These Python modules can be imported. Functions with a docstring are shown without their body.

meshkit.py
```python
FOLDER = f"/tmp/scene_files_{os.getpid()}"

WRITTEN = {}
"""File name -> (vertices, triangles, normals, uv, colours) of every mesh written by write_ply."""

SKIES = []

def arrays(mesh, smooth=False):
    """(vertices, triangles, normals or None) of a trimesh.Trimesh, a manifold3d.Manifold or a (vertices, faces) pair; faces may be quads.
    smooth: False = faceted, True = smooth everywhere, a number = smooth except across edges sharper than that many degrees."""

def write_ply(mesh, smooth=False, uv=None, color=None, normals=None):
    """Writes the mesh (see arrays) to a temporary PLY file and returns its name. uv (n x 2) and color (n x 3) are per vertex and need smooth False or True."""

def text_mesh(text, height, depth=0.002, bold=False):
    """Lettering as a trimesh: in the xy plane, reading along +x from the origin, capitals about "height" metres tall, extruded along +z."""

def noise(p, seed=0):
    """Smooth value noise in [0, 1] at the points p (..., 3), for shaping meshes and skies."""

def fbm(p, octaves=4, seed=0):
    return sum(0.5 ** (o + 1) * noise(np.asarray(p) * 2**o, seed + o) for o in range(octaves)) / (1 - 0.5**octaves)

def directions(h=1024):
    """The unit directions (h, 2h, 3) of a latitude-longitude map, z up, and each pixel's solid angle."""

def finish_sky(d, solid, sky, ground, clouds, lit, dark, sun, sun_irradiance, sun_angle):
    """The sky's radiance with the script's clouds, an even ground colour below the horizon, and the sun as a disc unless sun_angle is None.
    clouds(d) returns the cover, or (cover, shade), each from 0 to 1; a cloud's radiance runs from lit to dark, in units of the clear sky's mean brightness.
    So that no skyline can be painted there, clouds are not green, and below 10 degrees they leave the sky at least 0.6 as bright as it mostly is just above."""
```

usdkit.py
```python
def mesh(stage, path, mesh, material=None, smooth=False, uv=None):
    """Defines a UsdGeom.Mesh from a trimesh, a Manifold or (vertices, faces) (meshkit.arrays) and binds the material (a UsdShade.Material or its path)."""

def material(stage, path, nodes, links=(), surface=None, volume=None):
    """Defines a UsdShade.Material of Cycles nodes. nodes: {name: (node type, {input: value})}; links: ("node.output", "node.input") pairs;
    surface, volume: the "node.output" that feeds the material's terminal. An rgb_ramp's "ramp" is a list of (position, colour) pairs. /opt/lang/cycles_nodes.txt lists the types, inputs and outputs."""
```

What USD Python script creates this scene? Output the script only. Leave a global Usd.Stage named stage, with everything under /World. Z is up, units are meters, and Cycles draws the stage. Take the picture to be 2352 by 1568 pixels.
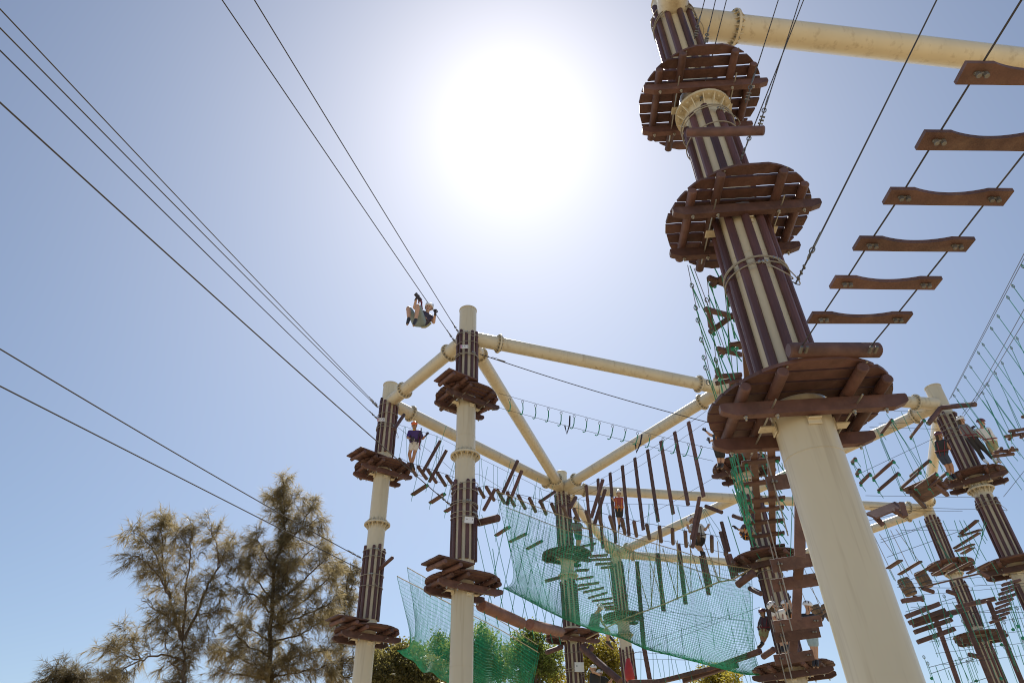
import math, random
import numpy as np, trimesh, manifold3d as m3, usdkit, meshkit
from shapely.geometry import Point, box as sbox, Polygon
from pxr import Usd, UsdGeom, UsdLux, UsdShade, Gf, Sdf

random.seed(7); rng = np.random.default_rng(7)
stage = Usd.Stage.CreateInMemory()
UsdGeom.SetStageUpAxis(stage, UsdGeom.Tokens.z); UsdGeom.SetStageMetersPerUnit(stage, 1.0)
UsdGeom.Xform.Define(stage, '/World'); UsdGeom.Scope.Define(stage, '/World/Looks')

# ---------------------------------------------------------------- camera
PITCH, ROLL, CZ = math.radians(36.9475), math.radians(-1.7213), 1.7
FPX, CX, CY = 1568.0, 1176.0, 784.0                      # 24 mm lens on a 36 mm frame, picture 2352 units wide
_f = np.array([0, math.cos(PITCH), math.sin(PITCH)]); _r = np.array([1.0, 0, 0]); _u = np.cross(_r, _f)
CR = math.cos(ROLL)*_r + math.sin(ROLL)*_u; CU = -math.sin(ROLL)*_r + math.cos(ROLL)*_u; CF = _f
RM = np.array([CR, CU, CF]); O = np.array([0, 0, CZ])
cam = UsdGeom.Camera.Define(stage, '/World/camera')
cam.CreateFocalLengthAttr(24.0); cam.CreateHorizontalApertureAttr(36.0); cam.CreateVerticalApertureAttr(36.0*682/1024)
cam.CreateClippingRangeAttr(Gf.Vec2f(0.05, 3000))
cam.AddTransformOp().Set(Gf.Matrix4d(*CR, 0, *CU, 0, *(-CF), 0, *O, 1))
cam.CreateExposureAttr(0.44)

# ---------------------------------------------------------------- sky and sun
SUN = np.array([0.01057, 0.5723, 0.8200]); SUN /= np.linalg.norm(SUN)
S_EL, S_AZ = math.asin(SUN[2]), math.atan2(SUN[0], SUN[1])
skymat = usdkit.material(stage, '/World/Looks/sky', {
    'tc': ('texture_coordinate', {}),
    'sky': ('sky_texture', {'sky_type': 'single_scattering', 'sun_disc': False, 'sun_elevation': S_EL, 'sun_rotation': S_AZ, 'altitude': 0.0, 'air_density': 1.0, 'aerosol_density': 0.45, 'ozone_density': 1.6}),
    'nrm': ('vector_math', {'math_type': 'normalize'}),
    'dot': ('vector_math', {'math_type': 'dot_product', 'vector2': tuple(SUN)}),
    'mx': ('math', {'math_type': 'maximum', 'value2': 0.0}),
    'p1': ('math', {'math_type': 'power', 'value2': 130.0}), 'm1': ('math', {'math_type': 'multiply', 'value2': 1.5}),
    'p2': ('math', {'math_type': 'power', 'value2': 40.0}), 'm2': ('math', {'math_type': 'multiply', 'value2': 0.15}),
    'p3': ('math', {'math_type': 'power', 'value2': 10.0}), 'm3': ('math', {'math_type': 'multiply', 'value2': 2.0}), 'sum2': ('math', {'math_type': 'add'}), 'sum3': ('math', {'math_type': 'add'}),
    'sep': ('separate_xyz', {}), 'low': ('math', {'math_type': 'subtract', 'value1': 1.0, 'use_clamp': True}), 'p4': ('math', {'math_type': 'power', 'value2': 4.0}), 'm4': ('math', {'math_type': 'multiply'}), 'm5': ('math', {'math_type': 'multiply', 'value2': 5.0}),
    'sum': ('math', {'math_type': 'add'}),
    'tint': ('vector_math', {'math_type': 'scale', 'vector1': (1.0, 0.985, 0.95)}),
    'add': ('vector_math', {'math_type': 'add'}),
    'bg': ('background_shader', {'strength': 0.0755})},
    [('tc.generated', 'nrm.vector1'), ('nrm.vector', 'dot.vector1'), ('dot.value', 'mx.value1'), ('mx.value', 'p1.value1'), ('mx.value', 'p2.value1'),
     ('p1.value', 'm1.value1'), ('p2.value', 'm2.value1'), ('m1.value', 'sum.value1'), ('m2.value', 'sum.value2'), ('mx.value', 'p3.value1'), ('p3.value', 'm3.value1'), ('sum.value', 'sum2.value1'), ('m3.value', 'sum2.value2'), ('nrm.vector', 'sep.vector'), ('sep.z', 'low.value2'), ('mx.value', 'p4.value1'), ('p4.value', 'm4.value1'), ('low.value', 'm4.value2'), ('m4.value', 'm5.value1'), ('sum2.value', 'sum3.value1'), ('m5.value', 'sum3.value2'), ('sum3.value', 'tint.scale'),
     ('sky.color', 'add.vector1'), ('tint.vector', 'add.vector2'), ('add.vector', 'bg.color')], surface='bg.background')
dome = UsdLux.DomeLight.Define(stage, '/World/sky')
UsdShade.MaterialBindingAPI.Apply(dome.GetPrim()).Bind(skymat)
dome.GetPrim().SetCustomDataByKey('kind', 'structure'); dome.GetPrim().SetCustomDataByKey('label', 'hazy blue daylight sky with a white glare round the sun'); dome.GetPrim().SetCustomDataByKey('category', 'sky')
sun = UsdLux.DistantLight.Define(stage, '/World/sun')
sun.CreateNormalizeAttr(True); sun.CreateIntensityAttr(1.25); sun.CreateAngleAttr(0.53); sun.CreateColorAttr(Gf.Vec3f(1.0, 0.95, 0.87))
sun.AddRotateZOp().Set(-math.degrees(S_AZ)); sun.AddRotateXOp().Set(-(90-math.degrees(S_EL)))

# ---------------------------------------------------------------- helpers: names, tags, meshes
_used = {}
def numbered(name, parent):
    k = (parent, name); n = _used.get(k, 0); _used[k] = n+1
    return name if n == 0 else f'{name}_{n:03d}'
def tag(p, label=None, cat=None, group=None, kind=None):
    p = p.GetPrim() if hasattr(p, 'GetPrim') else p
    for k, v in (('label', label), ('category', cat), ('group', group), ('kind', kind)):
        if v: p.SetCustomDataByKey(k, v)
    return p
def thing(name, label, cat, loc=(0, 0, 0), group=None):
    x = UsdGeom.Xform.Define(stage, '/World/'+numbered(name, '/World')); x.AddTranslateOp().Set(Gf.Vec3d(*map(float, loc)))
    return tag(x, label, cat, group)
_origin = {}
def obj(name, mesh, mat, parent=None, label=None, smooth=35, kind=None):
    pp = parent.GetPath().pathString if parent is not None else '/World'
    if isinstance(mesh, trimesh.Trimesh) and parent is not None:
        o = base_of(pp)
        if o is not None: mesh = trimesh.Trimesh(mesh.vertices-o, mesh.faces, process=False)
    m = usdkit.mesh(stage, pp+'/'+numbered(name, pp), mesh, M[mat], smooth)
    return tag(m, label, kind=kind)
def base_of(path):                                        # world position of the thing a part belongs to
    top = '/'.join(path.split('/')[:3])
    if top not in _origin:
        v = stage.GetPrimAtPath(top).GetAttribute('xformOp:translate')
        _origin[top] = np.array(v.Get()) if v else None
    return _origin[top]
cat = lambda ms: trimesh.util.concatenate(ms)
A3 = lambda *p: np.array(p, float)

def tube(pts, r, n=8, caps=True):
    pts = np.asarray(pts, float); k = len(pts); r = np.broadcast_to(np.asarray(r, float), (k,))
    t = np.gradient(pts, axis=0); t /= np.maximum(np.linalg.norm(t, axis=1, keepdims=True), 1e-9)
    ref = A3(0, 0, 1) if abs(t[0][2]) < .9 else A3(0, 1, 0)
    a = np.cross(t, ref); bad = np.linalg.norm(a, axis=1) < 1e-4; a[bad] = np.cross(t[bad], A3(1, 0, 0)); a /= np.linalg.norm(a, axis=1, keepdims=True)
    for i in range(1, k):
        if a[i] @ a[i-1] < 0: a[i] = -a[i]
    b = np.cross(t, a); an = np.arange(n)*2*np.pi/n
    v = (pts[:, None] + r[:, None, None]*(np.cos(an)[None, :, None]*a[:, None]+np.sin(an)[None, :, None]*b[:, None])).reshape(-1, 3)
    i = np.arange(k-1)[:, None]*n; j = np.arange(n)[None]; j2 = (j+1) % n
    q = np.stack([i+j, i+j2, i+n+j2, i+n+j], -1).reshape(-1, 4)
    f = np.vstack([q[:, [0, 1, 2]], q[:, [0, 2, 3]]])
    if caps:
        v = np.vstack([v, pts[:1], pts[-1:]]); c0, c1 = len(v)-2, len(v)-1; jj = np.arange(n)
        f = np.vstack([f, np.stack([np.full(n, c0), (jj+1) % n, jj], 1), np.stack([np.full(n, c1), (k-1)*n+jj, (k-1)*n+(jj+1) % n], 1)])
    return trimesh.Trimesh(v, f, process=False)
def log_mesh(a, b, r, n=10, ch=.012):                      # round log with chamfered ends
    a, b = np.asarray(a, float), np.asarray(b, float); d = (b-a)/np.linalg.norm(b-a)
    return tube([a, a+d*ch, b-d*ch, b], [r-ch, r, r, r-ch], n)
def beam_box(a, b, w, h, up=(0, 0, 1), ch=.008):           # squared timber from a to b, w across, h along up, chamfered
    a, b = np.asarray(a, float), np.asarray(b, float); d = (b-a); L = np.linalg.norm(d); d /= L
    s = np.cross(d, up); s /= np.linalg.norm(s); u = np.cross(s, d)
    pr = [(w/2, h/2-ch), (w/2-ch, h/2), (-w/2+ch, h/2), (-w/2, h/2-ch), (-w/2, -h/2+ch), (-w/2+ch, -h/2), (w/2-ch, -h/2), (w/2, -h/2+ch)]
    v = []
    for p in (a, b):
        v += [p+s*x+u*y for x, y in pr]
    v = np.array(v); f = []
    for i in range(8):
        j = (i+1) % 8; f += [(i, j, 8+j), (i, 8+j, 8+i)]
    for i in range(1, 7): f += [(0, i+1, i), (8, 8+i, 9+i)]
    m = trimesh.Trimesh(v, f, process=False); m.fix_normals() if False else None
    return m
def frame_mesh(m, o, x, y, z):
    return trimesh.Trimesh(m.vertices[:, :1]*x+m.vertices[:, 1:2]*y+m.vertices[:, 2:3]*z+np.asarray(o), m.faces, process=False)
def extrude(poly, h):
    return trimesh.creation.extrude_polygon(poly, h, engine='earcut')
def ring(r0, r1, h, n=28):
    a = np.arange(n)*2*np.pi/n; c, s = np.cos(a), np.sin(a); z = np.zeros(n)
    v = np.vstack([np.c_[r0*c, r0*s, z], np.c_[r1*c, r1*s, z], np.c_[r1*c, r1*s, z+h], np.c_[r0*c, r0*s, z+h]])
    f = []
    for k in range(4):
        for i in range(n):
            j = (i+1) % n; A, B = k*n, ((k+1) % 4)*n
            f += [(A+i, A+j, B+j), (A+i, B+j, B+i)]
    m = trimesh.Trimesh(v, f, process=False); m.invert(); return m
def basis(d):
    d = np.asarray(d, float); d = d/np.linalg.norm(d); ref = A3(0, 0, 1) if abs(d[2]) < .9 else A3(0, 1, 0)
    x = np.cross(ref, d); x /= np.linalg.norm(x); return x, np.cross(d, x), d
def az(deg): return A3(math.sin(math.radians(deg)), math.cos(math.radians(deg)), 0)
# view helpers: the direction seen at a place in the picture, and points along it
def ray(p): d = RM.T @ A3((p[0]-CX)/FPX, -(p[1]-CY)/FPX, 1.0); return d/np.linalg.norm(d)
def proj(P): q = RM @ (np.asarray(P, float)-O); return CX+FPX*q[0]/q[2], CY-FPX*q[1]/q[2]
def at(p, d): q = ray(p); return O+q*d/math.hypot(q[0], q[1])
def atz(p, z): q = ray(p); return O+q*(z-CZ)/q[2]
def atv(p, P, Q):
    q = ray(p); n = A3(Q[1]-P[1], P[0]-Q[0], 0); return O+q*(n @ (A3(P[0], P[1], 0)))/(n @ q)
def Z(ox, oy, s): return lambda x, y: ((ox+x*s)/1.088435, (oy+y*s)/1.088435)
za = Z(800, 1000, 400/1568); zb = Z(1200, 1000, 400/1568); zc = Z(1500, 1000, 400/1568); zd = Z(1200, 1350, 360/1581); ze = Z(1500, 1350, 400/1757)
zf = Z(2100, 950, 460/1803); zg = Z(2160, 1300, 400/1541); zh = Z(100, 1170, 850/2352); zi = Z(960, 700, 400/2091); zj = Z(1000, 1150, 400/1140)
zk = Z(1680, 640, 220/958); zl = Z(1780, 1080, 300/1470); zm = Z(1780, 1380, 340/1630); zn = Z(2340, 600, 220/862); zo = Z(2290, 1280, 270/991)
zp = Z(2300, 1000, 260/2038); zq = Z(900, 1380, 360/1726); zr = Z(1440, 1580, 240/2352); zs = Z(1500, 0, 600/2352); zt = Z(1700, 750, 600/2352)
zu = Z(1000, 720, 110/1568); zv = Z(1000, 1040, 90/941); zw = Z(2000, 1140, 340/2221); zy = Z(1640, 0, 220/1916); zx = Z(2000, 100, 560/1098)

# ---------------------------------------------------------------- materials
M = {}
def pbr(name, col, rough=.5, var=.15, scale=6.0, stretch=(1, 1, 1), bump=.0, bscale=40.0, metal=0.0, spec=.5, dirt=None):
    c = np.array(col, float)
    n = {'tc': ('texture_coordinate', {}), 'map': ('mapping', {'scale': stretch}), 'n': ('noise_texture', {'scale': scale, 'detail': 5.0, 'roughness': .6}),
         'oi': ('object_info', {}), 'r': ('rgb_ramp', {'ramp': [(.25, tuple(c*(1-var))), (.5, tuple(c)), (.75, tuple(np.minimum(c*(1+var), .95)))]}),
         'hv': ('hsv', {'hue': .5, 'saturation': 1.0, 'value': 1.0}), 'mr': ('map_range', {'from_min': 0., 'from_max': 1., 'to_min': 1-var*.8, 'to_max': 1+var*.8}),
         'p': ('principled_bsdf', {'roughness': rough, 'metallic': metal, 'specular_ior_level': spec})}
    l = [('tc.object', 'map.vector'), ('map.vector', 'n.vector'), ('n.fac', 'r.fac'), ('r.color', 'hv.color'), ('oi.random', 'mr.value'), ('mr.result', 'hv.value')]
    last = 'hv.color'
    if dirt is not None:
        n['dn'] = ('noise_texture', {'scale': dirt[1], 'detail': 4.0, 'roughness': .65}); n['dm'] = ('mapping', {'scale': dirt[2]})
        n['dr'] = ('rgb_ramp', {'ramp': [(dirt[3], (0, 0, 0)), (dirt[4], (1, 1, 1))]}); n['dx'] = ('mix', {'mix_type': 'mix', 'color2': dirt[0]})
        l += [('tc.object', 'dm.vector'), ('dm.vector', 'dn.vector'), ('dn.fac', 'dr.fac'), ('dr.color', 'dx.fac'), (last, 'dx.color1')]; last = 'dx.color'
    l.append((last, 'p.base_color'))
    if bump:
        n['bn'] = ('noise_texture', {'scale': bscale, 'detail': 4.0}); n['bp'] = ('bump', {'strength': bump, 'distance': .01})
        l += [('map.vector', 'bn.vector'), ('bn.fac', 'bp.height'), ('bp.normal', 'p.normal')]
    M[name] = usdkit.material(stage, '/World/Looks/'+name, n, l, surface='p.BSDF')
def leafmat(name, col, tcol, f=.45, var=.35):
    c, t = np.array(col), np.array(tcol)
    M[name] = usdkit.material(stage, '/World/Looks/'+name, {
        'g': ('geometry', {}), 'n': ('noise_texture', {'scale': .9, 'detail': 3.0}), 'w': ('noise_texture', {'scale': 9.0, 'detail': 2.0}), 'ad': ('math', {'math_type': 'add'}), 'hf': ('math', {'math_type': 'multiply', 'value2': .5}),
        'r': ('rgb_ramp', {'ramp': [(.35, tuple(c*(1-var))), (.5, tuple(c)), (.65, tuple(c*(1+var)))]}),
        'rt': ('rgb_ramp', {'ramp': [(.35, tuple(t*(1-var))), (.5, tuple(t)), (.65, tuple(t*(1+var)))]}),
        'd': ('principled_bsdf', {'roughness': .5}), 't': ('translucent_bsdf', {}), 'm': ('mix_closure', {'fac': f})},
        [('g.position', 'n.vector'), ('g.position', 'w.vector'), ('n.fac', 'ad.value1'), ('w.fac', 'ad.value2'), ('ad.value', 'hf.value1'), ('hf.value', 'r.fac'), ('hf.value', 'rt.fac'),
         ('r.color', 'd.base_color'), ('rt.color', 't.color'), ('d.BSDF', 'm.closure1'), ('t.BSDF', 'm.closure2')], surface='m.closure')
pbr('paint', (.61, .54, .395), .29, .07, 1.3, (1, 1, .35), .05, 60, dirt=((.33, .245, .14), 1.7, (3, 3, .16), .54, .90))
pbr('wood', (.108, .052, .043), .6, .38, 5, (1, 1, 1), .4, 45, dirt=((.17, .10, .078), 3.0, (1.5, 1.5, 1.5), .54, .88))
pbr('wood_light', (.118, .058, .046), .6, .32, 5, (1, 1, 1), .4, 45, dirt=((.19, .115, .085), 3.0, (1.5, 1.5, 1.5), .52, .85))
pbr('batten', (.094, .042, .039), .42, .38, 4, (1, 1, .3), .12, 30)
pbr('steel', (.20, .19, .175), .45, .2, 20, metal=.6)
pbr('cable', (.075, .07, .07), .85, .1, 20, spec=.1)
pbr('bolt', (.45, .43, .38), .35, .2, 20, metal=.8)
pbr('rope_green', (.02, .25, .155), .6, .25, 12)
pbr('log_red', (.21, .088, .058), .6, .25, 5, (1, 1, 1), .3, 40, dirt=((.27, .15, .11), 3.0, (1.5, 1.5, 1.5), .5, .85))
leafmat('net_green', (.05, .40, .27), (.12, .60, .42), .52, .22)
pbr('rope_tan', (.42, .33, .19), .7, .2, 12)
pbr('rope_grey', (.30, .27, .22), .7, .2, 12)
pbr('ground', (.33, .25, .145), .9, .25, .6, bump=.3, bscale=8)
pbr('sign_white', (.74, .74, .74), .4, .05)
pbr('print_dark', (.05, .06, .10), .5, .1)
pbr('print_pink', (.55, .22, .38), .5, .1)
pbr('bark', (.12, .085, .06), .85, .3, 6, bump=.4)
pbr('barrel_wood', (.24, .15, .085), .6, .3, 5, (1, 1, .3), .3, 30)
pbr('hoop', (.12, .11, .10), .5, .2, metal=.6)
pbr('bag_red', (.42, .03, .025), .45, .15)
leafmat('needles', (.165, .138, .075), (.46, .37, .185), .46)
leafmat('needles_dark', (.09, .076, .042), (.25, .20, .10), .4)
leafmat('leaf_green', (.072, .10, .026), (.29, .35, .07), .47, .5)
leafmat('leaf_olive', (.085, .08, .03), (.30, .26, .075), .45)
leafmat('leaf_yellow', (.13, .115, .022), (.48, .40, .06), .5)
for nm, c in dict(skin=(.52, .31, .21), skin_tan=(.42, .23, .14), white_cloth=(.70, .69, .68), black_cloth=(.018, .017, .02), navy_cloth=(.03, .045, .075), purple_cloth=(.055, .022, .17), grey_cloth=(.16, .16, .165),
                  jean_grey=(.20, .25, .26), plum_cloth=(.055, .035, .055), red_cloth=(.33, .05, .04), khaki_cloth=(.34, .31, .17), teal_cloth=(.03, .14, .13), lightblue_cloth=(.34, .47, .52), hair=(.06, .04, .025),
                  glove=(.03, .025, .04), shoe=(.04, .035, .035), sole=(.33, .20, .12), helmet_white=(.78, .78, .80), helmet_orange=(.75, .14, .03), helmet_maroon=(.16, .06, .07), harness_red=(.17, .018, .03), harness_dark=(.05, .04, .04),
                  harness_orange=(.70, .26, .03), strap_yellow=(.60, .46, .05), eye_dark=(.02, .015, .012), lips=(.40, .13, .11), silver=(.55, .55, .55)).items():
    pbr(nm, c, .55 if 'helmet' not in nm else .3, .1, 10)

# ---------------------------------------------------------------- ground
gm = trimesh.creation.box((1600, 1600, .2)); gm.apply_translation((0, 0, -.1))
tag(obj('ground', gm, 'ground', smooth=False), 'bare sandy ground under the ropes course', 'ground', kind='structure')

# ---------------------------------------------------------------- towers
HT = 13.3+CZ
HUBPX = {'A': (894, 925), 'B': (1075, 800), 'C': (1547, 50), 'E': (1290, 1122), 'F': (1413, 1272), 'G': (1662, 893), 'R': (2160, 928), 'H': (2130, 1168), 'N': (1775, 1297)}
HUB = {k: atz(p, HT) for k, p in HUBPX.items()}
HUB['B'] = A3(-1.42, 17.4, HT)
RAD = dict(A=.275, B=.28, C=.335, E=.285, F=.31, G=.285, R=.285, H=.265, N=.26)
def zat(k, y):                                              # height on a tower seen at picture row y
    lo, hi = 0.0, 40.0
    for _ in range(60):
        m = (lo+hi)/2
        if proj((HUB[k][0], HUB[k][1], m))[1] > y: lo = m
        else: hi = m
    return lo
def flange_mesh(r, thick=.05, over=.145, fins=14, bolts=True, n=28):   # along +z from 0: plates with fins on both sides and bolts
    ms = [ring(r-.01, r+over, thick, n)]; fs = []; bs = []
    for i in range(fins):
        a = 2*math.pi*i/fins; c, s = math.cos(a), math.sin(a)
        for sg in (-1, 1):
            z0 = thick if sg > 0 else 0
            pr = [(r-.005, z0), (r+over*.88, z0), (r-.005, z0+sg*over*1.15)]
            t = .008; v = [(x*c-q*s, x*s+q*c, z) for q in (-t, t) for x, z in pr]
            m = trimesh.Trimesh(v, [(0, 1, 2), (5, 4, 3), (0, 3, 4), (0, 4, 1), (1, 4, 5), (1, 5, 2), (2, 5, 3), (2, 3, 0)], process=False)
            if sg < 0: m.invert()
            fs.append(m)
        a += math.pi/fins; c, s = math.cos(a)*(r+over*.55), math.sin(a)*(r+over*.55)
        bs.append(log_mesh((c, s, -.035), (c, s, thick+.035), .021, 6, .004))
    return ms[0], fs, bs
def place(ms, o, d):
    x, y, z = basis(d); return [frame_mesh(m, o, x, y, z) for m in ms]
def tower(k, label, ztop, flanges, sections, wraps, stubs, nslat=10, sr=.05, detail=False):
    X, Y, _ = HUB[k]; r = RAD[k]; t = thing('tower', label, 'tower', (X, Y, 0))
    seam = [ztop-.13]
    prof = [(r, 0.0), (r, ztop-.05), (r+.012, ztop-.05), (r+.012, ztop-.005), (r-.02, ztop+.015), (0.001, ztop+.02)]
    obj('shaft', trimesh.Trimesh(*(lambda m: (m.vertices+A3(X, Y, 0), m.faces))(trimesh.creation.revolve(prof, sections=40)), process=False), 'paint', t)
    for zs_ in np.arange(2.2, ztop-.5, 3.05): obj('weld_seam', tube(np.c_[X+(r+.001)*np.cos(np.arange(33)*np.pi/16), Y+(r+.001)*np.sin(np.arange(33)*np.pi/16), np.full(33, zs_)], .0045, 5, False), 'paint', t)
    for zf_ in flanges:
        rg, fs, bs = flange_mesh(r)
        mv = lambda ms: [trimesh.Trimesh(m.vertices+A3(X, Y, zf_-.025), m.faces, process=False) for m in ms]
        f = obj('flange', mv([rg])[0], 'paint', t)
        if detail:
            for g in mv(fs): obj('gusset', g, 'paint', f, smooth=False)
            for g in mv(bs): obj('bolt', g, 'paint', f)
        else:
            obj('gussets', cat(mv(fs)), 'paint', f, smooth=False, kind='stuff'); obj('bolts', cat(mv(bs)), 'steel', f, kind='stuff')
    for z0, z1 in sections:
        ph = rng.random()*6
        for i in range(nslat):
            a = ph+2*math.pi*i/nslat; c, s = math.cos(a)*(r+sr*.55), math.sin(a)*(r+sr*.55)
            top = z1-(.0, .16, .05)[i % 3]-.03*rng.random()
            obj('batten', tube([(X+c, Y+s, z0), (X+c, Y+s, top-.03), (X+c, Y+s, top-.008), (X+c, Y+s, top)], [sr, sr, sr*.72, sr*.3], 10), 'batten', t)
    for z in wraps:
        n = 36; a = np.arange(n+1)*2*np.pi/n; rr = r+2*sr*.78+.008; ph = rng.random()*6; tl = .10*(rng.random()-.3)
        obj('wire_rope', tube(np.c_[X+rr*np.cos(a), Y+rr*np.sin(a), z+tl*np.sin(a+ph)], .011, 5, False), 'rope_grey', t)
    for i, z in enumerate(wraps):
        if i % 2 == 0:                                      # slack cable ends looping off the rings
            a0 = -math.pi/2+(rng.random()-.5)*2.6; rr = r+2*sr*.8; sp_ = .25+.35*rng.random(); dz = .12+.3*rng.random(); uu = np.linspace(0, 1, 9)
            obj('slack_wire', tube(np.c_[X+(rr+.10*np.sin(np.pi*uu))*np.cos(a0+sp_*uu*2), Y+(rr+.10*np.sin(np.pi*uu))*np.sin(a0+sp_*uu*2), z-dz*np.sin(np.pi*uu*.8)], .008, 5), 'rope_grey', t)
            c_ = A3(X+rr*math.cos(a0), Y+rr*math.sin(a0), z); q_ = A3(-math.sin(a0), math.cos(a0), 0)
            for kk in (-.05, .0, .05): obj('wire_clamp', log_mesh(c_+q_*kk-A3(0, 0, .02), c_+q_*kk+A3(0, 0, .025), .018, 6, .004), 'bolt', t)
    for dirv, L, sr2 in stubs:
        d = np.asarray(dirv, float)/np.linalg.norm(dirv); o = A3(X, Y, HT)
        obj('beam_stub', tube([o, o+d*L], sr2, 24), 'paint', t)
    return t
PLZ = {}
def toward(a, b): d = HUB[b]-HUB[a]; return d/np.linalg.norm(d)
C_END = atz((2460, 155), HT); C_BACK = A3(1.2, -3.0, HT)
BEAMS = [('A', 'B'), ('B', 'G'), ('E', 'A'), ('B', 'E'), ('E', 'G'), ('E', 'H'), ('F', 'R'), ('E', 'F'), ('F', 'N'), ('N', 'H'), ('G', 'R'), ('R', 'H')]
SR = .23; SL = 1.05
stubs = {k: [] for k in HUB}
for a, b in BEAMS:
    stubs[a].append((toward(a, b), SL, SR)); stubs[b].append((toward(b, a), SL, SR))
stubs['C'] += [(C_END-HUB['C'], 1.25, .30), (C_BACK-HUB['C'], 1.6, .30)]
zA, zB, zC, zE, zF, zG, zR, zH = [lambda y, k=k: zat(k, y) for k in 'ABCEFGRH']
tower('A', 'slim cream steel tower farthest left, its top lower in view than the next tower', zA(884), [zA(1205)], [(zA(1045), zA(917)), (zA(1425), zA(1253))], [zA(y) for y in (935, 957, 985, 990, 1268, 1285, 1325, 1350)], stubs['A'])
tower('B', 'cream steel tower second from left, beside the zip line rider', zB(713), [zB(1048)], [(zB(880), zB(766)), (zB(1290), zB(1105))], [zB(y) for y in (777, 796, 822, 826, 1118, 1133, 1160, 1166, 1185, 1192)], stubs['B'])
tower('C', 'thick near steel tower leaning across the right half, with three round platforms', zC(8), [zC(262)], [(zC(195), zC(28)), (zC(452), zC(280)), (zC(875), zC(505))], [zC(y) for y in (50, 62, 66, 290, 300, 330, 640, 645, 650)], stubs['C'], 10, .060, True)
tower('E', 'middle distance tower with a crown of five beams behind the large green net', zE(1086), [zE(1322)], [(zE(1262), zE(1132)), (zE(1440), zE(1332)), (0.3, zE(1472))], [zE(y) for y in (1140, 1155, 1160, 1500, 1538, 1545)], stubs['E'])
tower('F', 'farthest tower seen through the green net, with a red bag hung on it', zF(1255), [zF(1458)], [(zF(1408), zF(1290)), (0.3, zF(1485))], [zF(y) for y in (1300, 1500)], stubs['F'])
tower('G', 'tower behind the nearest thick tower, with people crowding its lowest platform', zG(870), [zG(1110)], [(zG(1050), zG(930)), (zG(1265), zG(1130)), (zG(1535), zG(1297))], [zG(y) for y in (960, 1160, 1320, 1332, 1400)], stubs['G'])
tower('R', 'right hand tower with three people standing at its upper platform', zR(889), [zR(1125)], [(zR(1085), zR(950)), (zR(1290), zR(1140)), (zR(1500), zR(1340))], [zR(y) for y in (958, 980, 990, 1000, 1010, 1160, 1165)], stubs['R'])
tower('H', 'rear right tower wrapped in green ropes, between the thick tower and right edge', zH(1140), [zH(1318)], [(zH(1290), zH(1185)), (zH(1440), zH(1330)), (0.3, zH(1470))], [zH(y) for y in (1200, 1205, 1345, 1350)], stubs['H'])
tower('N', 'tower hidden behind the crowded tower, only its beams in view', HT+.6, [], [], [], stubs['N'])

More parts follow.
